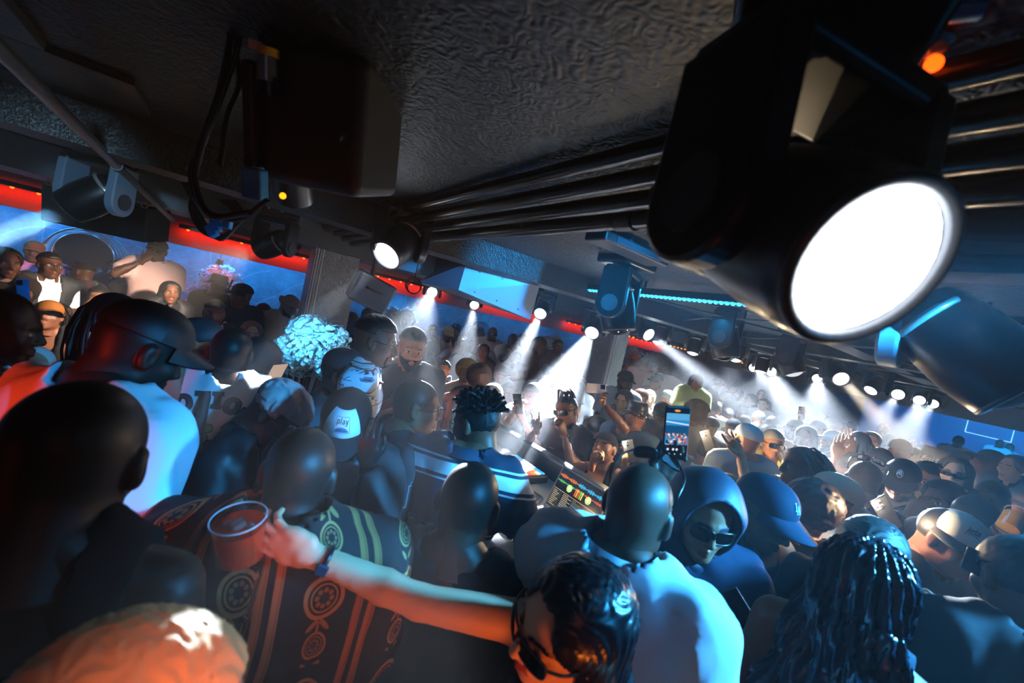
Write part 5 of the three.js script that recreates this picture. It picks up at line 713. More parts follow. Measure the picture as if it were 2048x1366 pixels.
const PLAY = label2(512, 340, '#cdd0d2', (c, w, h) => { c.strokeStyle = '#1c4a66'; c.lineWidth = 5; c.strokeRect(150, 80, 214, 190); text(c, 'play', 257, 130, 'bold 92px sans-serif', '#0b0b0d'); c.fillStyle = '#3a6d8e'; c.beginPath(); c.ellipse(257, 260, 92, 62, 0, Math.PI, 0); c.fill(); c.fillStyle = '#1c3448'; c.fillRect(206, 222, 60, 8); c.fillRect(190, 238, 120, 7); });
const BIGLA = label2(256, 200, null, (c) => { text(c, 'L', 108, 88, 'bold 130px serif', '#7fd0ff'); text(c, 'A', 150, 118, 'bold 130px serif', '#7fd0ff'); });
const NY = label2(256, 200, null, (c) => { text(c, 'N', 118, 96, 'bold 130px serif', '#e8d8cc'); text(c, 'Y', 140, 104, 'bold 130px serif', '#e8d8cc'); });
const JORDAN = label2(512, 240, null, (c) => { text(c, 'Jordan', 250, 110, 'italic bold 118px serif', '#17181a', -0.04); c.strokeStyle = '#17181a'; c.lineWidth = 7; c.beginPath(); c.moveTo(110, 180); c.quadraticCurveTo(280, 150, 430, 176); c.stroke(); });
const CLAW = label2(256, 200, null, (c) => { c.strokeStyle = '#c9d6de'; c.lineWidth = 9; c.beginPath(); c.arc(128, 100, 72, 0, 7); c.stroke(); c.fillStyle = '#c9d6de'; for (const [x, a] of [[90, 0.5], [125, 0.2], [160, -0.1]]) { c.save(); c.translate(x, 92); c.rotate(a); c.beginPath(); c.moveTo(-12, 40); c.quadraticCurveTo(-20, -20, 6, -60); c.quadraticCurveTo(10, 0, 8, 44); c.fill(); c.restore(); } });
const DOT = label2(128, 128, null, (c) => { c.fillStyle = '#d8e4ea'; c.beginPath(); c.arc(64, 64, 24, 0, 7); c.fill(); });
const TROPHY = label2(128, 128, null, (c) => { c.fillStyle = '#7fd0ff'; c.beginPath(); c.arc(64, 48, 22, 0, 7); c.fill(); c.fillRect(58, 60, 12, 36); c.fillRect(44, 92, 40, 12); });

person({ px: 150, py: 922, h: 320, face: 158, tone: 'd1', hair: 'buzz', shirt: ['tank', '#121113'], pin: 1, label: 'large blurred dark shaved head at the left foreground', floor: FL0, pitch: 18, lean: 2, cell: 0.014, shoulders: 0.78, build: 0.88 });
person({ pin: 1, px: 282, py: 702, h: 180, face: 125, turn: -15, tone: 'd1', hair: 'buzz', cap: { color: '#0c0b0c', rough: 0.55 }, shirt: ['tee', '#c8cdd2'], loose: 0.012, label: 'man in a white tee and dark cap, one shoulder red and the other blue', floor: FL0, pitch: 22, lean: 16, earring: 1, build: 1.08 });
person({ px: -6, py: 652, h: 148, face: 78, tone: 'd1', hair: 'buzz', shirt: ['jacket', '#2a2224', 0.7, '#b8c4d0'], label: 'man in profile with an open jacket at the left edge', floor: FL0, pitch: 6, L: 'bent' });
person({ px: 232, py: 648, h: 118, f: 1, face: 165, tone: 'd4', hair: 'braids', shirt: ['tank', '#141214'], label: 'woman with long black braids and a bare shoulder', floor: FL0, tilt: -14, roll: -10, lean: 8 });
person({ lod: 0, pin: 1, px: 462, py: 708, h: 108, face: 172, tone: 'd2', hair: 'buzz', shirt: ['tee', '#b9bec2'], print: { on: 'back', m: POTION }, loose: 0.02, build: 1.12, label: 'man seen from behind in a pale tee lettered POTION', floor: FL0, lean: 8, strap: [[0.03, 1.52, -0.03], [0.035, 1.48, -0.115], [0.03, 1.36, -0.15], [0.02, 1.2, -0.155], [0.0, 1.08, -0.14]] });
person({ px: 404, py: 684, h: 88, f: 1, face: 75, tone: 'm1', hair: 'bandana', hairColor: '#2c3036', shirt: ['tank', '#1a1a1a'], label: 'woman in a patterned bandana beside the POTION tee', floor: FL0, pitch: 15 });
person({ px: 517, py: 728, h: 94, f: 1, face: 140, tone: 'd3', hair: 'bob', hairColor: '#0a0908', shirt: ['tee', '#181a1c'], label: 'person with smooth round black hair in front of the blossom bush', floor: FL0, pitch: 24, lean: 10, L: 'phone' });
person({ pin: 1, lod: 0, px: 553, py: 828, h: 122, face: 62, tone: 'd2', hair: 'blond_crop', hairColor: '#dcb8b4', glasses: 'gold', shirt: ['jacket', '#131214', 0.6, '#1a1a1c'], label: 'person with bleached pinkish hair and gold glasses looking down', floor: FL0, pitch: 34, lean: 16, roll: -8, R: 'bent', L: 'bent', earring: 1 });
person({ lod: 0, px: 690, py: 752, h: 100, face: 72, tone: 'd2', hair: 'short', cap: { color: '#5a3a38' }, glasses: 'sun', shirt: ['tee', '#3c4046'], label: 'man in a maroon cap and sunglasses facing right', floor: FL0, pitch: 8, earring: 1 });
person({ px: 690, py: 850, h: 128, face: -4, tone: 'd1', hair: 'buzz', cap: { kind: 'trucker', color: '#16181b', panel: PLAY }, shirt: ['jacket', '#121316', 0.7, '#9fb0bc'], chain: '#c8a868', beard: 'goatee', label: 'man in a trucker cap lettered play, hand at his mouth', floor: FL0, pitch: 34, lean: 14, L: { at: [733, 930, 1.44], g: 'relaxed', e: [0.4, -1, 0.1], d: [-0.1, 1, 0.1], n: [0.2, 0, -1] } });
person({ pin: 1, px: 600, py: 950, h: 190, face: 168, tone: 'd1', hair: 'buzz', shirt: ['shirt', '#333'], print: { wrap: 0.42, m: BAROQUE }, loose: 0.03, build: 1.22, shoulders: 1.12, label: 'broad man from behind in a gold and black striped baroque shirt', floor: FL0, lean: 10, pitch: 12, chain: '#a08a60', chainDrop: 0.02 });
// the woman reaching out with the glass
person({ px: 1135, py: 1248, h: 246, f: 1, face: -48, tone: 'l1', hair: 'long', hairColor: '#0a0a0e', hairRough: 0.3, glasses: 'wide', shirt: ['tank', '#15151a'], pin: 1, cell: 0.012, label: 'long haired woman in sunglasses reaching out with a red drink', floor: FL0, roll: -16, pitch: 10, lean: 12, tilt: -8, reach: 0.95, R: { at: [604, 1105, 0.86], e: [0.1, -1, 0], g: 'glass', dw: [500, 1062, 0.84], nw: [-0.2, 0.25, -1] }, watch: 0, lip: '#8a3030' });
person({ px: 280, py: 1484, h: 430, f: 1, face: 75, tone: 'l2', hair: 'long', hairRough: 0.6, hairColor: '#ead9a0', shirt: ['tank', '#5a2a3a'], pin: 1, label: 'blurred blonde head at the lower left corner', floor: FL0, pitch: 12, roll: -6 });
person({ lod: 0, pin: 1, px: 834, py: 814, h: 108, face: 108, turn: -12, tone: 'd4', hair: 'buzz', glasses: 'clear', shirt: ['tee', '#10141a'], print: { on: 'back', m: DJTEE }, label: 'shaved headed man in glasses pointing across the booth', floor: FL0, earring: 1, lean: 8, L: { at: [908, 792, 2.0], g: 'point', e: [0, -1, -0.3], dw: [948, 782, 2.02], n: [0, -1, 0] } });
person({ lod: 0, pin: 1, px: 752, py: 683, h: 94, face: 86, tone: 'd3', hair: 'fade', beard: 'goatee', glasses: 'clear', shirt: ['shirt', '#ccc'], print: { wrap: 0.42, m: DOODLE }, label: 'tall man in profile wearing a printed white and blue shirt', floor: FL0, pitch: 4, L: { at: [800, 795, 2.25], g: 'relaxed', e: [0, -1, -0.4], d: [0.2, 0.3, 1], n: [-1, 0, 0] }, R: { at: [806, 815, 2.2], g: 'relaxed', e: [0, -1, -0.4], d: [0.2, 0.3, 1], n: [1, 0, 0] }, watch: 1 });
person({ lod: 0, px: 823, py: 698, h: 76, face: 12, tone: 'd4', hair: 'fade', beard: 'beard', shirt: ['tee', '#1a1c1e'], print: { on: 'front', m: NDTEE }, chain: '#9fb8c8', build: 1.15, label: 'bearded man under a white beam in a black lettered tee', floor: FL0, L: 'down', R: { pose: 'chest' }, pitch: 6 });
person({ lod: 0, px: 950, py: 848, h: 112, face: 168, turn: 68, tone: 'd3', hair: 'twists', hairColor: '#0c0a0a', glasses: 'clear', shirt: ['polo', '#2a6a9a'], print: { wrap: 1.0, m: STRIPES }, loose: 0.014, label: 'DJ with short twists, glasses and a navy polo with white stripes', floor: FL0, pitch: 16, lean: 10, R: { w: [-0.28, 1.12, 0.34] }, L: { w: [0.26, 1.12, 0.36] } });
person({ px: 936, py: 1010, h: 172, face: 172, tone: 'd2', hair: 'buzz', shirt: ['tee', '#131519'], label: 'man with cropped hair from behind in a black tee at the centre', floor: FL0, pitch: 14, lean: 6, build: 1.06, L: { w: [0.3, 1.05, 0.2] }, R: { w: [-0.25, 1.08, 0.25], g: 'pinch' } });
person({ px: 1276, py: 1022, h: 186, face: 166, tone: 'd2', hair: 'bald', glasses: 'sun', glassesUp: 1, shirt: ['polo', '#c2cbd4'], loose: 0.02, label: 'bald man in a pale polo filming with his phone held up', floor: FL0, lean: 8, pitch: 6, build: 1.06, L: { at: [1312, 962, 1.26], g: 'grip', e: [0.3, -1, 0.5], dw: [1345, 885, 1.25], nw: dirCam(-0.1, 0, 1).toArray() }, pin: 1 });
person({ px: 1407, py: 1035, h: 142, face: 24, tone: 'd4', hair: 'hood', hairColor: '#16283c', glasses: 'wide', shirt: ['hoodie', '#16283c'], label: 'person in a dark blue hood and wide sunglasses', floor: FL0, pitch: 10, R: 'bent', L: 'bent' });
person({ px: 1526, py: 1026, h: 134, face: 58, tone: 'd3', hair: 'short', cap: { color: '#152c40', logo: BIGLA, side: TROPHY, sideAt: 1 }, glasses: 'clear', shirt: ['jacket', '#10161e', 0.6, '#24384c'], chain: '#9ab4c4', pendant: 1, chainDrop: 0.18, label: 'man in a blue cap lettered LA with a pendant, facing right', floor: FL0, pitch: 14, lean: 6, earring: 1, R: 'bent' });
person({ px: 1728, py: 1176, h: 184, f: 1, face: 172, tone: 'd4', hair: 'wavy', hairColor: '#14202c', hairRough: 0.22, shirt: ['tank', '#20303c'], label: 'woman with long wavy dark hair shining blue at the lower right', floor: FL0, lean: 5, pitch: 10 });
person({ px: 2040, py: 1168, h: 176, face: -140, tone: 'd3', hair: 'short', shirt: ['tee', '#15161a'], build: 1.15, label: 'large man in black half out of the right edge', floor: FL0, pitch: 16, lean: 10, loose: 0.015, L: 'phone' });
person({ px: 1898, py: 1086, h: 118, face: 62, tone: 'd3', hair: 'short', cap: { kind: 'flat', color: '#c4c2b8', brim: '#2a2826', logo: JORDAN, turn: -0.8 }, shirt: ['tee', '#1b1714'], label: 'man in a pale cap lettered Jordan facing right', floor: FL0, pitch: 16, roll: -6, lean: 10, build: 1.1 });
person({ px: 1742, py: 1106, h: 132, f: 1, face: 170, tone: 'd4', hair: 'long', hairColor: '#1c120e', shirt: ['tee', '#1c1816'], label: 'person with long dark brown hair right below the bright phone flash', floor: FL0, pitch: 10, lean: 4 });
person({ px: 1622, py: 1030, h: 96, f: 1, face: 160, tone: 'd4', hair: 'afro', hairColor: '#241410', shirt: ['tee', '#221812'], label: 'person with thick frizzy brown hair behind the LA cap', floor: FL0, pitch: 20, s: 0.95 });
person({ px: 1668, py: 1003, h: 100, face: 112, tone: 'm1', hair: 'short', cap: { color: '#a59684' }, shirt: ['tee', '#c9c2ba'], label: 'man in a beige cap with a dark earring beside the phone flash', floor: PIT, pitch: 18, earring: 1 });
// ---------- the crowd: [px, py, head height in px, facing, tone, label, rest] ----------
const T15 = 0.15;
const crowd = [
  // right, near
  [1728, 965, 84, 176, 'd3', 'shaved head with sunglasses pushed to the back, above the beige cap', { hair: 'buzz', glasses: 'sun', glassesUp: 1, shirt: ['tee', '#2a2420'], pitch: 10 }],
  [1700, 1020, 72, 170, 'd3', 'dark cropped head just left of the bright phone flash', { hair: 'short', shirt: ['tee', '#4a4038'] }],
  [1802, 962, 76, -6, 'd4', 'man in a dark cap with a round claw badge, face lowered', { cap: { kind: 'flat', color: '#241f1c', logo: CLAW }, shirt: ['jacket', '#4a3a2a', 0.7, '#b0a090'], pitch: 24, beard: 'stubble', R: 'phone' }],
  [1856, 958, 66, 12, 'd3', 'man with sunglasses on his forehead left of the woman in sunglasses', { hair: 'short', glasses: 'narrow', glassesUp: 1, beard: 'goatee', shirt: ['tee', '#b8b0a8'], pitch: 14 }],
  [1908, 948, 64, -4, 'l3', 'woman in oval sunglasses with long straight hair under a pale hat', { f: 1, hair: 'long', hairColor: '#6a6660', glasses: 'narrow', lip: '#a85058', shirt: ['jacket', '#6a5a48', 0.8, '#d8d0c8'] }],
  [1868, 926, 54, 30, 'l1', 'man in a dark bowler shaped hat behind the woman in sunglasses', { hair: 'bucket', hairColor: '#26241f', shirt: ['tee', '#7a7068'] }],
  [1978, 930, 56, -70, 'd3', 'man in a dark cap in profile before the blue backdrop', { cap: { color: '#2a2624' }, hair: 'short', shirt: ['tee', '#8f8f92'], pitch: -12, floor: 0.05 }],
  [2026, 938, 54, -40, 'l2', 'dark haired person in a navy shirt at the right edge', { f: 1, hair: 'bob', hairColor: '#3a302a', shirt: ['shirt', '#22384a'] }],
  [1985, 998, 66, -24, 'd4', 'man with neat cornrows in a white shirt looking down', { hair: 'cornrows', shirt: ['shirt', '#d4d6d6'], pitch: 22, roll: 14, R: { pose: 'drink' } }],
  [2034, 1010, 58, -30, 'm1', 'young person in a white cap at the right edge behind the beer', { cap: '#c8c4be', shirt: ['tee', '#8a8a88'], f: 1 }],
  [1884, 1002, 76, -30, 'd3', 'woman with smooth dark hair and lit face, hand raised by the flash', { f: 1, hair: 'bob', hairColor: '#15100d', shirt: ['tee', '#30281f'], R: { pose: 'face', g: 'pinch' }, pitch: 10, roll: 10 }],
  [1952, 1040, 82, 150, 'd3', 'back of a black haired head behind the Jordan cap', { hair: 'short', shirt: ['tee', '#28221d'] }],
  [1990, 1072, 84, 130, 'd3', 'dark head with a fuzzy fringe between the Jordan cap and the beer', { hair: 'curly', shirt: ['tee', '#221e1a'], R: { at: [1990, 1098, 1.85], g: 'glass', dw: [2006, 1070, 1.8] }, pin: 1 }],
  // right, middle
  [1600, 938, 86, -52, 'd2', 'man with tied locs shouting to the left', { hair: 'locs', shirt: ['tee', '#2c3038'], pitch: -4, roll: 8, earring: 1 }],
  [1567, 908, 58, 8, 'd3', 'bald man in clear glasses laughing behind the shouting man', { hair: 'bald', glasses: 'clear', beard: 'goatee', shirt: ['tee', '#3a3430'] }],
  [1545, 888, 56, 24, 'm1', 'woman in a head wrap and dark glasses with a yellow and white top', { f: 1, hair: 'durag', hairColor: '#8a8478', glasses: 'sun', shirt: ['tank', '#e0c06a'], R: { pose: 'point' } }],
  [1588, 862, 44, 30, 'd3', 'man in a black backward cap covering his face with a hand', { cap: { color: '#181818', turn: Math.PI }, shirt: ['tee', '#3a4048'], R: { pose: 'face', g: 'open', d: [0.1, 1, 0] } }],
  [1492, 882, 62, -150, 'm1', 'person in a pale grey backward cap and grey tee', { cap: { color: '#aab0b4', turn: 0.2 }, shirt: ['tee', '#7d868c'], pitch: -4 }],
  [1452, 925, 56, -30, 'd1', 'dark glossy faced man looking up beside the raised golden arm', { hair: 'short', glasses: 'sun', shirt: ['tee', '#1c1e20'], pitch: -30, roll: 12 }],
  [1450, 985, 74, -40, 'l1', 'laughing woman with her head thrown back under the raised arm', { f: 1, hair: 'long', hairColor: '#7a5a34', shirt: ['tank', '#3a302a'], pitch: -26, roll: 14, pin: 1, reach: 1.05, L: { at: [1480, 908, 2.4], g: 'rock', e: [0.5, -1, 0], dw: [1450, 865, 2.4], nw: [0, 0, 1] } }],
  [1610, 876, 46, -16, 'd3', 'young woman with straight black hair beside the covered face', { f: 1, hair: 'long', shirt: ['tee', '#b8bcc0'], pitch: 4 }],
  [1633, 864, 42, -10, 'l1', 'brightly lit man with a black headband', { hair: 'beanie', hairColor: '#22262a', shirt: ['tee', '#c0c2c2'], pitch: -6, roll: 10, R: { at: [1597, 846, 4.55], g: 'grip', e: [-1, -0.4, 0], dw: [1600, 825, 4.55] }, pin: 1 }],
  [1637, 842, 34, -20, 'l2', 'man in a glowing white cap in the far crowd', { cap: '#e8e8e4', shirt: ['tee', '#a0a6aa'] }],
  [1662, 856, 38, -80, 'l1', 'man in a pale cap in profile behind the headband', { cap: '#c4c4c0', shirt: ['tee', '#8a9298'] }],
  [1696, 858, 30, -70, 'm1', 'small face in profile before the blue painted patch', { hair: 'short', shirt: ['tee', '#3a6a98'] }],
  [1664, 884, 42, -60, 'm1', 'bearded man in a blue visor', { cap: '#4a7898', beard: 'beard', shirt: ['tee', '#b0b4b8'] }],
  [1718, 892, 54, 160, 'd4', 'woman with long silvery blue braids from behind', { f: 1, hair: 'braids', hairColor: '#5a6a76', shirt: ['tank', '#303840'] }],
  [1742, 884, 38, 4, 'm1', 'smiling woman with brown hair behind the silvery braids', { f: 1, hair: 'bob', hairColor: '#3a2a24', shirt: ['tank', '#2a3a44'] }],
  [1766, 858, 24, -6, 'd4', 'bald man far back in a dark vest before the haze', { hair: 'bald', shirt: ['tee', '#28507a'] }],
  [1703, 938, 62, -64, 'l1', 'man in an olive cap clapping both hands overhead', { cap: '#5c5a4c', shirt: ['tee', '#2a2c28'], pin: 1, reach: 1.05, R: { at: [1672, 912, 3.05], g: 'flat', dw: [1681, 870, 3.05] }, L: { at: [1703, 905, 3.2], g: 'flat', dw: [1694, 865, 3.2] } }],
  [1757, 930, 66, 6, 'l1', 'man with a grey crew cut looking down', { hair: 'short', hairColor: '#3c3a36', shirt: ['shirt', '#8a8878'], pitch: 26 }],
  [1725, 915, 56, 40, 'l1', 'person with tousled streaked hair and a dark ear defender', { hair: 'curly', hairColor: '#8a7a6a', shirt: ['tee', '#3a3c40'] }],
  [1800, 905, 46, 160, 'd3', 'person in a grey round hat below the white blossoms', { hair: 'beanie', hairColor: '#45484c', shirt: ['tee', '#4a4c50'] }],
  [1828, 922, 44, 60, 'l1', 'person with curly light brown hair near the white blossoms', { hair: 'curly', hairColor: '#5c4838', shirt: ['tee', '#a09890'] }],
  [1545, 850, 34, 150, 'd3', 'back of a dark head below the slanting beam', { hair: 'short', shirt: ['tee', '#c4c8cc'] }],
  [1672, 905, 40, 170, 'd2', 'dark haired head framed by the clapping arms', { hair: 'curly', shirt: ['tee', '#2a2c30'] }],
  // far right, before the backdrop
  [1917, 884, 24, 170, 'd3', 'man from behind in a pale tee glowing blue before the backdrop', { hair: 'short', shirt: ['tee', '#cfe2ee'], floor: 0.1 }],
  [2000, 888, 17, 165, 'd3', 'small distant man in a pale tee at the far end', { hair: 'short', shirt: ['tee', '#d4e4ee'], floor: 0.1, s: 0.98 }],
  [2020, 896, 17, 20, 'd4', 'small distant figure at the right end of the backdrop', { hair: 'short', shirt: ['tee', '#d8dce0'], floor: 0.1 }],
  // centre, near the booth
  [1132, 822, 59, -26, 'd2', 'man in sunglasses with locs tied up on his head, arms raised to his mouth', { hair: 'cornrows', bunTop: 1, glasses: 'wide', shirt: ['tee', '#17191b'], roll: 16, pitch: 6, build: 1.1, chain: '#c8ccd0', pin: 1, R: { at: [1074, 858, 3.1], g: 'rock', dw: [1072, 832, 3.05], n: [0, 0, 1] }, L: { at: [1128, 866, 3.1], g: 'fist', dw: [1120, 842, 3.05], n: [-1, 0, 0] }, watch: 1 }],
  [1062, 796, 54, -34, 'd4', 'man with a grey tee filming with a dark phone before his face', { hair: 'fade', shirt: ['tee', '#6a7074'], R: { at: [1030, 828, 3.25], g: 'grip', dw: [1036, 800, 3.2], n: [1, 0, 0] }, L: { at: [1044, 836, 3.25], g: 'grip', dw: [1038, 812, 3.2], n: [-1, 0, 0] } }],
  [1017, 788, 42, 14, 'd4', 'smiling woman between two filming men', { f: 1, hair: 'long', hairColor: '#2a1e18', shirt: ['tee', '#b8b8b4'] }],
  [985, 793, 50, 165, 'l2', 'light brown haired person from behind in the middle', { f: 1, hair: 'bob', hairColor: '#7a6048', shirt: ['tank', '#a89c90'] }],
  [932, 748, 46, 4, 'l1', 'woman with blonde curls and bare shoulders in a pink top', { f: 1, hair: 'afro', hairColor: '#c89c58', shirt: ['strapless', '#d86aa0'], lip: '#a04048' }],
  [862, 738, 38, 16, 'd4', 'woman in dark sunglasses and a white top', { f: 1, hair: 'short', hairColor: '#4a4642', glasses: 'sun', shirt: ['tank', '#e0e0dc'] }],
  [887, 740, 38, -8, 'd4', 'smiling woman in a black top beside the dark sunglasses', { f: 1, hair: 'slick', shirt: ['tank', '#20242a'], chain: '#d8d0a0', chainR: 0.003 }],
  [896, 708, 30, 6, 'd3', 'woman in a cap tinted for orange light and a purple top', { f: 1, hair: 'beanie', hairColor: '#c04a18', shirt: ['tee', '#a03ab0'] }],  // orange light painted into the cap colour
  [922, 692, 32, -10, 'd2', 'man covering one side of his face, in a pale blue top', { hair: 'buzz', shirt: ['tee', '#a8bcd8'], R: { pose: 'face', g: 'open' } }],
  [895, 668, 31, 24, 'd3', 'man in a tan cap and black jersey with white stripes', { cap: '#b08858', shirt: ['jacket', '#222'], print: { wrap: 0.3, m: ADI }, glasses: 'clear', floor: T15, pitch: 14 }],
  [864, 664, 27, 20, 'd2', 'man in a dark cap behind the striped jersey', { cap: { color: '#2a1c18', logo: NY }, beard: 'goatee', shirt: ['tee', '#7a4a38'], floor: T15 }],
  [911, 662, 27, -12, 'd3', 'man in a black cap with a white badge left of the small mirror', { cap: { color: '#14141a', logo: NY }, shirt: ['tee', '#3a3438'], floor: T15 }],
  [966, 704, 31, 6, 'd3', 'woman with loose dark hair below the small mirror', { f: 1, hair: 'long', shirt: ['tee', '#2a2624'] }],
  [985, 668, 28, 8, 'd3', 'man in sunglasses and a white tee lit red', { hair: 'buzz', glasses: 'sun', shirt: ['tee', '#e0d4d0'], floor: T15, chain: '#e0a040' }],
  [1026, 682, 30, 30, 'd2', 'man in a white shirt with his hand at his mouth', { hair: 'buzz', glasses: 'clear', shirt: ['shirt', '#e2dcd4'], R: 'face', floor: T15 }],
  [1046, 680, 26, 20, 'd4', 'hazy man behind the white shirt', { hair: 'short', shirt: ['tee', '#c8bcb4'], floor: T15 }],
  [1080, 692, 34, 50, 'd2', 'woman with a dark veil of hair in the pale beam', { f: 1, hair: 'long', hairColor: '#3a2a2a', shirt: ['tee', '#4a3436'], floor: T15 }],
  [1116, 694, 30, 20, 'd3', 'hazy figure right of the veil of hair', { hair: 'short', shirt: ['tee', '#6a5a58'], floor: T15 }],
  [945, 690, 26, 10, 'd3', 'hazy person under the hoops of the small mirror', { hair: 'short', shirt: ['tee', '#5a4c48'], floor: T15 }],
  [1096, 752, 36, 6, 'd4', 'man in a navy bucket hat with a white badge', { hair: 'bucket', hairColor: '#1e3448', shirt: ['tee', '#28384a'], beard: 'goatee' }],
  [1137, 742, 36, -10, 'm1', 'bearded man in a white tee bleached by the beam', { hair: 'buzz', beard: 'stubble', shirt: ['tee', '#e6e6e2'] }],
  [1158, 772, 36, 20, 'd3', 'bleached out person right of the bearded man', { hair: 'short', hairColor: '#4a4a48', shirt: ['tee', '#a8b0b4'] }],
  [1000, 748, 34, 40, 'd3', 'person in a dark cap turned aside in the mid crowd', { cap: '#2a3038', shirt: ['tee', '#48525a'] }],
  [1042, 746, 36, 130, 'd3', 'dark head from behind in front of the white shirt', { hair: 'short', shirt: ['tee', '#d0ccc4'] }],
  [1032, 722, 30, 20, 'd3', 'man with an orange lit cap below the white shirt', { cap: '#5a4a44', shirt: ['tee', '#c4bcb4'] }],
  [957, 760, 48, 170, 'd4', 'mass of curly brown hair seen from behind', { f: 1, hair: 'afro', hairColor: '#4a3222', shirt: ['tee', '#786858'] }],
  [1092, 782, 46, 150, 'd4', 'person with long streaked hair holding a blue phone up', { f: 1, hair: 'long', hairColor: '#3c3028', shirt: ['tank', '#8a8076'], pin: 1, reach: 1.1, L: { at: [1096, 812, 3.75], g: 'grip', dw: [1102, 785, 3.75] } }],
  // right of centre
  [1272, 834, 56, 160, 'd3', 'person in a glossy black bucket hat with one arm up', { hair: 'bucket', hairColor: '#16181a', hairRough: 0.25, shirt: ['tee', '#1c2c38'], pin: 1, reach: 1.12, L: { at: [1206, 805, 3.25], g: 'grip', e: [-1, -0.3, 0], dw: [1198, 775, 3.1] } }],
  [1257, 872, 52, -24, 'd4', 'bald man in dark rimmed glasses looking down', { hair: 'bald', glasses: 'clear', beard: 'stubble', shirt: ['tee', '#23272a'], pitch: 18, roll: 10 }],
  [1209, 898, 62, -30, 'm1', 'young man in a black tank grinning up from the rail', { hair: 'short', cap: { color: '#1c1a18', turn: Math.PI }, shirt: ['tank', '#121416'], pitch: -22, roll: 12, beard: 'stubble', pin: 1, R: { at: [1185, 930, 2.85], e: [-1, -0.6, 0], g: 'fist', d: [0, 1, 0] }, L: { at: [1250, 930, 2.85], g: 'grip', dw: [1257, 900, 2.85] } }],
  [1192, 860, 56, 175, 'd3', 'back of a person in a fuzzy dark coat', { hair: 'curly', hairColor: '#15130f', shirt: ['hoodie', '#2a2a28', 1] }],
  [1246, 802, 42, -20, 'l1', 'pale person with a heavy dark fringe', { f: 1, hair: 'bob', hairColor: '#1c2026', shirt: ['tee', '#4a545a'], pitch: 10 }],
  [1278, 796, 42, -60, 'm1', 'man with a close shaved side in profile', { hair: 'buzz', shirt: ['tee', '#8a7a6c'] }],
  [1296, 798, 36, -20, 'l2', 'pale faced person behind the close shaved man', { hair: 'short', hairColor: '#c0b090', shirt: ['tee', '#a8a8a4'] }],
  [1232, 780, 34, 8, 'm1', 'person in glasses and a light beret under the second pillar', { f: 1, hair: 'beanie', hairColor: '#a89484', glasses: 'round', shirt: ['tee', '#9aa2a8'] }],
  [1250, 764, 44, 30, 'd2', 'man in a dark cap and white tee beside the second pillar', { cap: '#20282e', beard: 'beard', shirt: ['tee', '#d0d6da'] }],
  [1268, 722, 26, 160, 'd3', 'dancer in an orange cap and a white tee tinted for pink light', { cap: '#e0682a', shirt: ['tee', '#e0b8b4'], floor: T15 }],  // white tee, its pink light painted into the colour
  [1240, 720, 26, 30, 'd3', 'dark haired dancer left of the orange cap', { hair: 'short', shirt: ['tee', '#6a4a4a'], floor: T15 }],
  [1288, 728, 26, 20, 'd3', 'dancer with red light put into the tee colour right of the orange cap', { hair: 'short', shirt: ['tee', '#a04848'], floor: T15 }],  // red of the tee stands in for the light on this dancer
  [1308, 740, 26, 60, 'd3', 'dancer half hidden behind the white backs', { hair: 'short', shirt: ['tee', '#d0ccc8'], floor: T15 }],
  [1334, 748, 28, 170, 'd3', 'person from behind in a loose white top bending down', { hair: 'short', shirt: ['tee', '#dcd6d2'], lean: 26, loose: 0.03, floor: 0.05 }],
  [1312, 764, 31, -40, 'd3', 'man in a dark cap with a small white badge', { cap: { color: '#1e2a30', logo: DOT }, shirt: ['tee', '#7a6a62'] }],
  [1363, 786, 32, -30, 'd3', 'man in a white fronted cap beside the neon tee', { cap: { color: '#22282c', panel: '#d8dcdc' }, shirt: ['tee', '#4a5258'] }],
  [1392, 766, 33, 14, 'd4', 'woman with dark hair to one side in a neon yellow tee', { f: 1, hair: 'long', shirt: ['tee', '#d4e49a'], loose: 0.02 }],
  [1438, 772, 30, 60, 'd3', 'man in a white sweater pointing to the right', { hair: 'short', shirt: ['sweater', '#dcdcd8'], glasses: 'clear', L: { at: [1470, 775, 6.6], g: 'point', dw: [1482, 772, 6.6] } }],
  [1477, 790, 24, 0, 'd4', 'barkeeper in dark clothes behind the counter', { hair: 'short', shirt: ['tee', '#1e3a4c'] }],
  [1500, 800, 26, -60, 'm1', 'person leaning over the far counter', { hair: 'short', shirt: ['tee', '#3a4c58'] }],
  [1526, 810, 27, -20, 'l1', 'pale woman in a white top near the counter', { f: 1, hair: 'slick', shirt: ['tee', '#dfe2e2'] }],
  [1522, 790, 20, 10, 'd4', 'hazy face behind the pale woman', { hair: 'short', shirt: ['tee', '#5a6a74'] }],
  [1431, 818, 32, 170, 'd3', 'round black haired head in front of the counter', { hair: 'short', shirt: ['tee', '#c8ccce'] }],
  [1454, 832, 30, 175, 'd3', 'black knitted cap seen from behind', { hair: 'beanie', hairColor: '#1c2024', shirt: ['tee', '#a8acae'] }],
  [1396, 832, 46, 130, 'd4', 'person with a brown afro right of the raised phone', { hair: 'afro', hairColor: '#54402c', shirt: ['tee', '#a48c74'] }],
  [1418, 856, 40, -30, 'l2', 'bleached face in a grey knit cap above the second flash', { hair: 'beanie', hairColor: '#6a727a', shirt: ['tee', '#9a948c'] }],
  [1484, 830, 30, 160, 'd3', 'brown haired head from behind beside the counter', { hair: 'curly', hairColor: '#2a2018', shirt: ['tee', '#d0d2d2'] }],
  [1488, 848, 34, 150, 'd3', 'dark head with an orange earring', { hair: 'short', shirt: ['tee', '#5a5450'], earring: 1 }],
  [1466, 858, 38, 140, 'd3', 'man in a dark cap from behind above the grey cap', { cap: { color: '#20242a', turn: 0.3 }, shirt: ['tee', '#6a645c'] }],
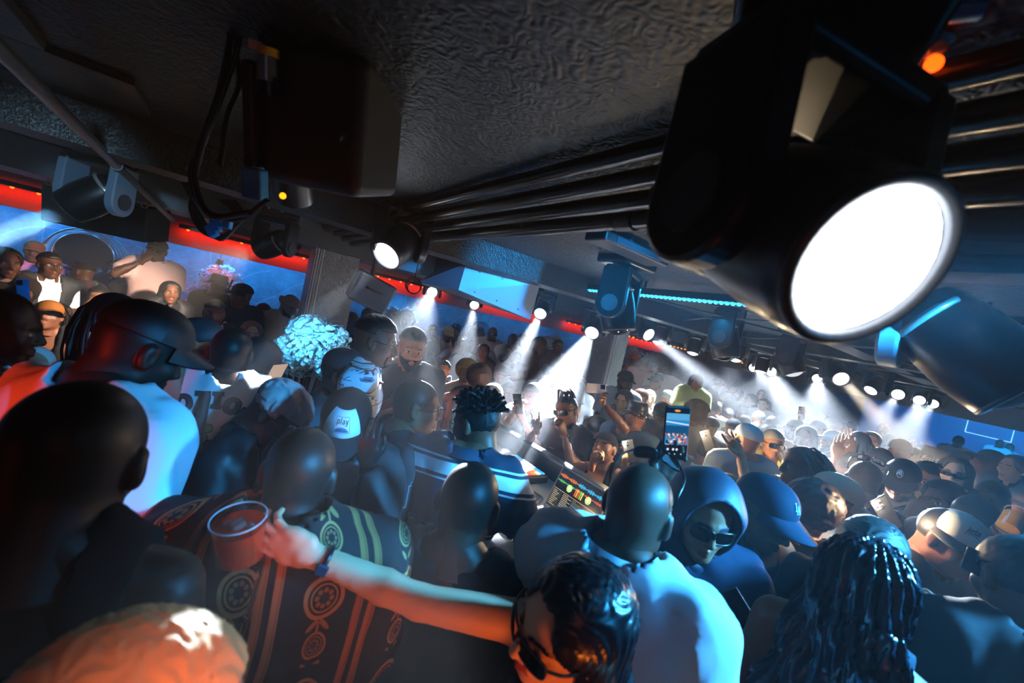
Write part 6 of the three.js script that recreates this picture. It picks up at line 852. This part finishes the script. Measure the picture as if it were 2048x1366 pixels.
  [1512, 862, 36, 10, 'd3', 'person with a patterned scarf over the hair', { f: 1, hair: 'durag', hairColor: '#5c5048', shirt: ['tee', '#7a7068'] }],
  [1538, 872, 40, 140, 'd3', 'short haired head behind the yellow top', { hair: 'curly', shirt: ['tee', '#48423c'] }],
  [1516, 838, 30, 170, 'm1', 'person in a white tee under a blue cap', { cap: { color: '#4a6c86', turn: 0.4 }, shirt: ['tee', '#e4e6e6'] }],
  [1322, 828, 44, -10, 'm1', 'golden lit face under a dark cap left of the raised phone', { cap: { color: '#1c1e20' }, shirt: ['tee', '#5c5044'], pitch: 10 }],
  [1300, 862, 48, 165, 'd3', 'dark haired head below the golden face', { hair: 'long', f: 1, shirt: ['tee', '#262420'] }],
  [1345, 880, 50, 150, 'd3', 'person in a dark jacket left of the raised phone hand', { hair: 'curly', hairColor: '#241a12', shirt: ['hoodie', '#2a241c'] }],
  [1335, 800, 34, 30, 'd3', 'person in a grey beret behind the raised phone', { hair: 'beanie', hairColor: '#6a7076', shirt: ['tee', '#8a8a88'] }],
  [1360, 815, 30, 150, 'd3', 'dark head just above the raised phone', { hair: 'short', shirt: ['tee', '#c0c4c4'] }],
  [1415, 905, 58, 165, 'm1', 'person in a shiny silver jacket left of the raised golden arm', { hair: 'short', shirt: ['jacket', '#6c7274', 0.3, '#d8d6d0'] }],
    // left, on the tier
  [12, 526, 58, 20, 'd3', 'person with long brown hair at the left edge of the tier', { f: 1, hair: 'long', hairColor: '#2c1c14', shirt: ['tee', '#2a2220'], floor: 0.2, pin: 1, L: { at: [50, 604, 3.0], g: 'grip', e: [0, -1, 0], dw: [46, 578, 2.95] } }],
  [68, 504, 40, -10, 'd3', 'man in an orange cap and pink shirt below the blue wall', { cap: '#8a3a14', shirt: ['shirt', '#d87a90'], floor: 0.2 }],
  [100, 532, 50, 22, 'd2', 'man in glasses with a black gilet over a white tee', { hair: 'fade', glasses: 'clear', shirt: ['vest', '#15181c', 0.7, '#d6d0ca'], R: { pose: 'bent' }, pitch: -8, floor: 0.1 }],
  [165, 545, 42, -130, 'd2', 'man in a dark cap turned away before the round mirror', { cap: '#1a1414', shirt: ['vest', '#16181a', 0.7, '#4a5a34'], floor: 0.15 }],
  [314, 502, 44, -14, 'd2', 'man in a cap and pink patterned tee with his hand to his mouth', { cap: { color: '#1a1718', logo: NY }, glasses: 'sun', shirt: ['tee', '#e0b8b0'], R: { pose: 'face', g: 'open' }, floor: 0.3, build: 1.1 }],
  [240, 540, 38, 10, 'd2', 'man in a dark cap with an orange badge beside the mirror', { cap: '#2a1a14', glasses: 'sun', shirt: ['jacket', '#1a1a1c', 0.8, '#2a2a2c'], floor: 0.15 }],
  [274, 550, 42, 60, 'd2', 'man with short hair bending his face down to the right', { hair: 'short', shirt: ['jacket', '#1e1e20', 0.8, '#2c2c2e'], pitch: 20, floor: 0.15 }],
  [196, 596, 44, -8, 'd4', 'young man with cropped hair staring at the lens, hand under his chin', { hair: 'fade', shirt: ['tee', '#5a6264'], R: { pose: 'face', g: 'relaxed' }, floor: 0 }],
  [96, 632, 58, -12, 'd3', 'man in a brown cap with locs and a silver pendant looking up', { cap: { color: '#7a4a20', turn: 0.4 }, hair: 'locs', shirt: ['tank', '#1c2024'], chain: '#c8d0d4', pendant: 1, pitch: -16, floor: 0 }],
  [341, 585, 42, 12, 'd3', 'woman with long black hair in an open dark jacket', { f: 1, hair: 'long', shirt: ['jacket', '#14161a', 0.6, '#1c1c20'], floor: 0.1 }],
  [438, 572, 40, 150, 'd2', 'man in a bucket hat in front of the blossom tree', { hair: 'bucket', hairColor: '#2a1e22', shirt: ['tee', '#14161a'], floor: T15, build: 1.15 }],
  [482, 592, 46, -46, 'd3', 'man in a black cap with a gold chain and earring', { cap: { color: '#121214', rough: 0.8 }, glasses: 'gold', shirt: ['tee', '#101114'], chain: '#d8a83a', chainR: 0.007, pendant: 1, earring: 1, floor: 0.1, R: 'chest' }],
  [428, 628, 52, -2, 'd3', 'young man in a dark sweatshirt over a white tee facing the lens', { hair: 'fade', shirt: ['jacket', '#27303a', 0.85, '#e2ded8'], floor: 0, build: 1.1 }],
  [526, 628, 42, 12, 'd3', 'man in a black durag and beige hoodie', { hair: 'durag', hairColor: '#101214', shirt: ['hoodie', '#d4b898'], beard: 'goatee', floor: 0 }],
  [578, 612, 42, 34, 'd4', 'man in a tan backward cap and beige jacket looking down', { cap: { color: '#a87850', turn: Math.PI }, beard: 'beard', shirt: ['jacket', '#cdb08c', 0.8, '#e0d8cc'], pitch: 22, floor: 0.05 }],
  [502, 668, 48, 6, 'l3', 'pale woman with strawberry blonde hair pursing her lips', { f: 1, hair: 'long', hairColor: '#a0705a', shirt: ['tee', '#8a8a90'], lip: '#6a4048', floor: 0 }],
  [736, 634, 36, 160, 'd2', 'person in a blue cloth cap behind the tall man in profile', { hair: 'durag', hairColor: '#1c4468', shirt: ['tee', '#183a58'], floor: 0 }],
  [704, 640, 33, 40, 'd2', 'dark man with a chain right of the left pillar', { hair: 'buzz', shirt: ['tee', '#3a3634'], chain: '#b0a080', floor: 0.05 }],
  [781, 652, 28, 10, 'd3', 'small shaven man before the white blossoms', { hair: 'buzz', shirt: ['tee', '#4a3c3a'], floor: T15 }],
  [812, 642, 34, 14, 'd3', 'veiled woman before the white blossoms', { f: 1, hair: 'hood', hairColor: '#332a2a', shirt: ['tee', '#332a2a'], floor: T15 }],
  [62, 738, 84, 170, 'l1', 'person in a glowing white cap behind the open jacket', { cap: { color: '#e8e4da', turn: Math.PI }, shirt: ['tee', '#dcd8d0'], floor: PIT, pitch: 16, lean: 20 }],
];
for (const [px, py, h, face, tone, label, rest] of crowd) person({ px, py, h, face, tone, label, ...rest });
// knot of locs on top of the head with the sunglasses
// phones
const feed = canvasTex(256, 540, (c, w, h) => { const g = c.createLinearGradient(0, 0, 0, h); c.fillStyle = '#0a0c10'; c.fillRect(0, 0, w, h); c.fillStyle = '#2a86c8'; c.fillRect(0, 60, w, 330); c.fillStyle = '#58a8dc'; c.fillRect(0, 60, w, 70); c.fillStyle = '#134a78'; c.fillRect(0, 190, w, 110); c.fillStyle = '#cfeaff'; c.save(); c.translate(0, 150); c.rotate(0.1); c.fillRect(-10, -8, 300, 15); c.restore(); for (let i = 0; i < 90; i++) { c.fillStyle = ['#d84a50', '#f0d0c0', '#3a7ab0', '#8a8078', '#ffe8d0', '#60343a'][i % 6]; c.beginPath(); c.arc(hash3(i, 1, 4) * w, 270 + hash3(i, 2, 4) * 120, 5 + 9 * hash3(i, 3, 4), 0, 7); c.fill(); } c.fillStyle = '#e8f0ff'; for (const x of [40, 100, 140, 205]) { c.beginPath(); c.arc(x, 440, 13, 0, 7); c.fill(); } for (const x of [60, 120, 190]) { c.beginPath(); c.arc(x, 488, 7, 0, 7); c.fill(); } c.fillStyle = '#ff9a3a'; c.beginPath(); c.ellipse(118, 32, 34, 12, 0, 0, 7); c.fill(); });
phone(1352, 866, 1.2, -0.08, { k: 1.02, ry: 0.12, color: '#0c1420', screen: new THREE.MeshStandardMaterial({ color: 0, emissive: 0xffffff, emissiveMap: feed, emissiveIntensity: 1.0, roughness: 0.2 }) }, 'phone with a glowing picture held up by the bald man');
phone(1036, 808, 3.18, 0.1, { ry: Math.PI - 0.5, color: '#2a2626', bump: '#8a8480' }, 'dark phone in front of the man in the grey tee');
phone(1107, 782, 3.72, -0.15, { ry: Math.PI + 0.2, color: '#28506a' }, 'bluish phone raised behind the tied locs');
phone(1192, 777, 3.2, 1.5, { ry: 0.1, rx: Math.PI, color: '#d8c0b4', screen: mat('#e0d0c4', 0.4) }, 'pale checked phone held sideways above the crowd');
phone(1602, 826, 4.55, -0.1, { ry: Math.PI, color: '#b09a84' }, 'beige phone lifted above the far crowd');
phone(46, 580, 2.93, 0.05, { ry: Math.PI + 0.2, color: '#1c8ad0' }, 'bright blue phone next to the profile at the left edge');
phone(1258, 902, 2.83, 0.2, { ry: Math.PI, flash: 1.2 }, 'phone with a shining flash above the bald polo man');
phone(1414, 880, 3.1, 0.3, { ry: Math.PI, flash: 2.4 }, 'phone with a shining flash left of the raised golden arm');
phone(1772, 1028, 1.75, 0.5, { ry: Math.PI, flash: 1.1 }, 'phone with a starry bright flash in front of the claw badge cap');
phone(1482, 1240, 1.15, 0.35, { rx: -0.9, color: '#1c2c3a' }, 'phone held low by the hooded person');
phone(1990, 1142, 1.1, 1.2, { k: 0.85, rx: -1.35, color: '#2c4a5c' }, 'phone seen edge on by the man at the right edge');
phone(551, 752, 1.85, 0.1, { rx: -0.9, screen: new THREE.MeshStandardMaterial({ color: 0, emissive: '#ffd8c0', emissiveIntensity: 0.5 }) }, 'lit phone in the hands of the round haired person');
buildPeople();
scene.traverse((o) => { if (o.userData.rig) delete o.userData.rig; });
renderer.render(scene, camera);
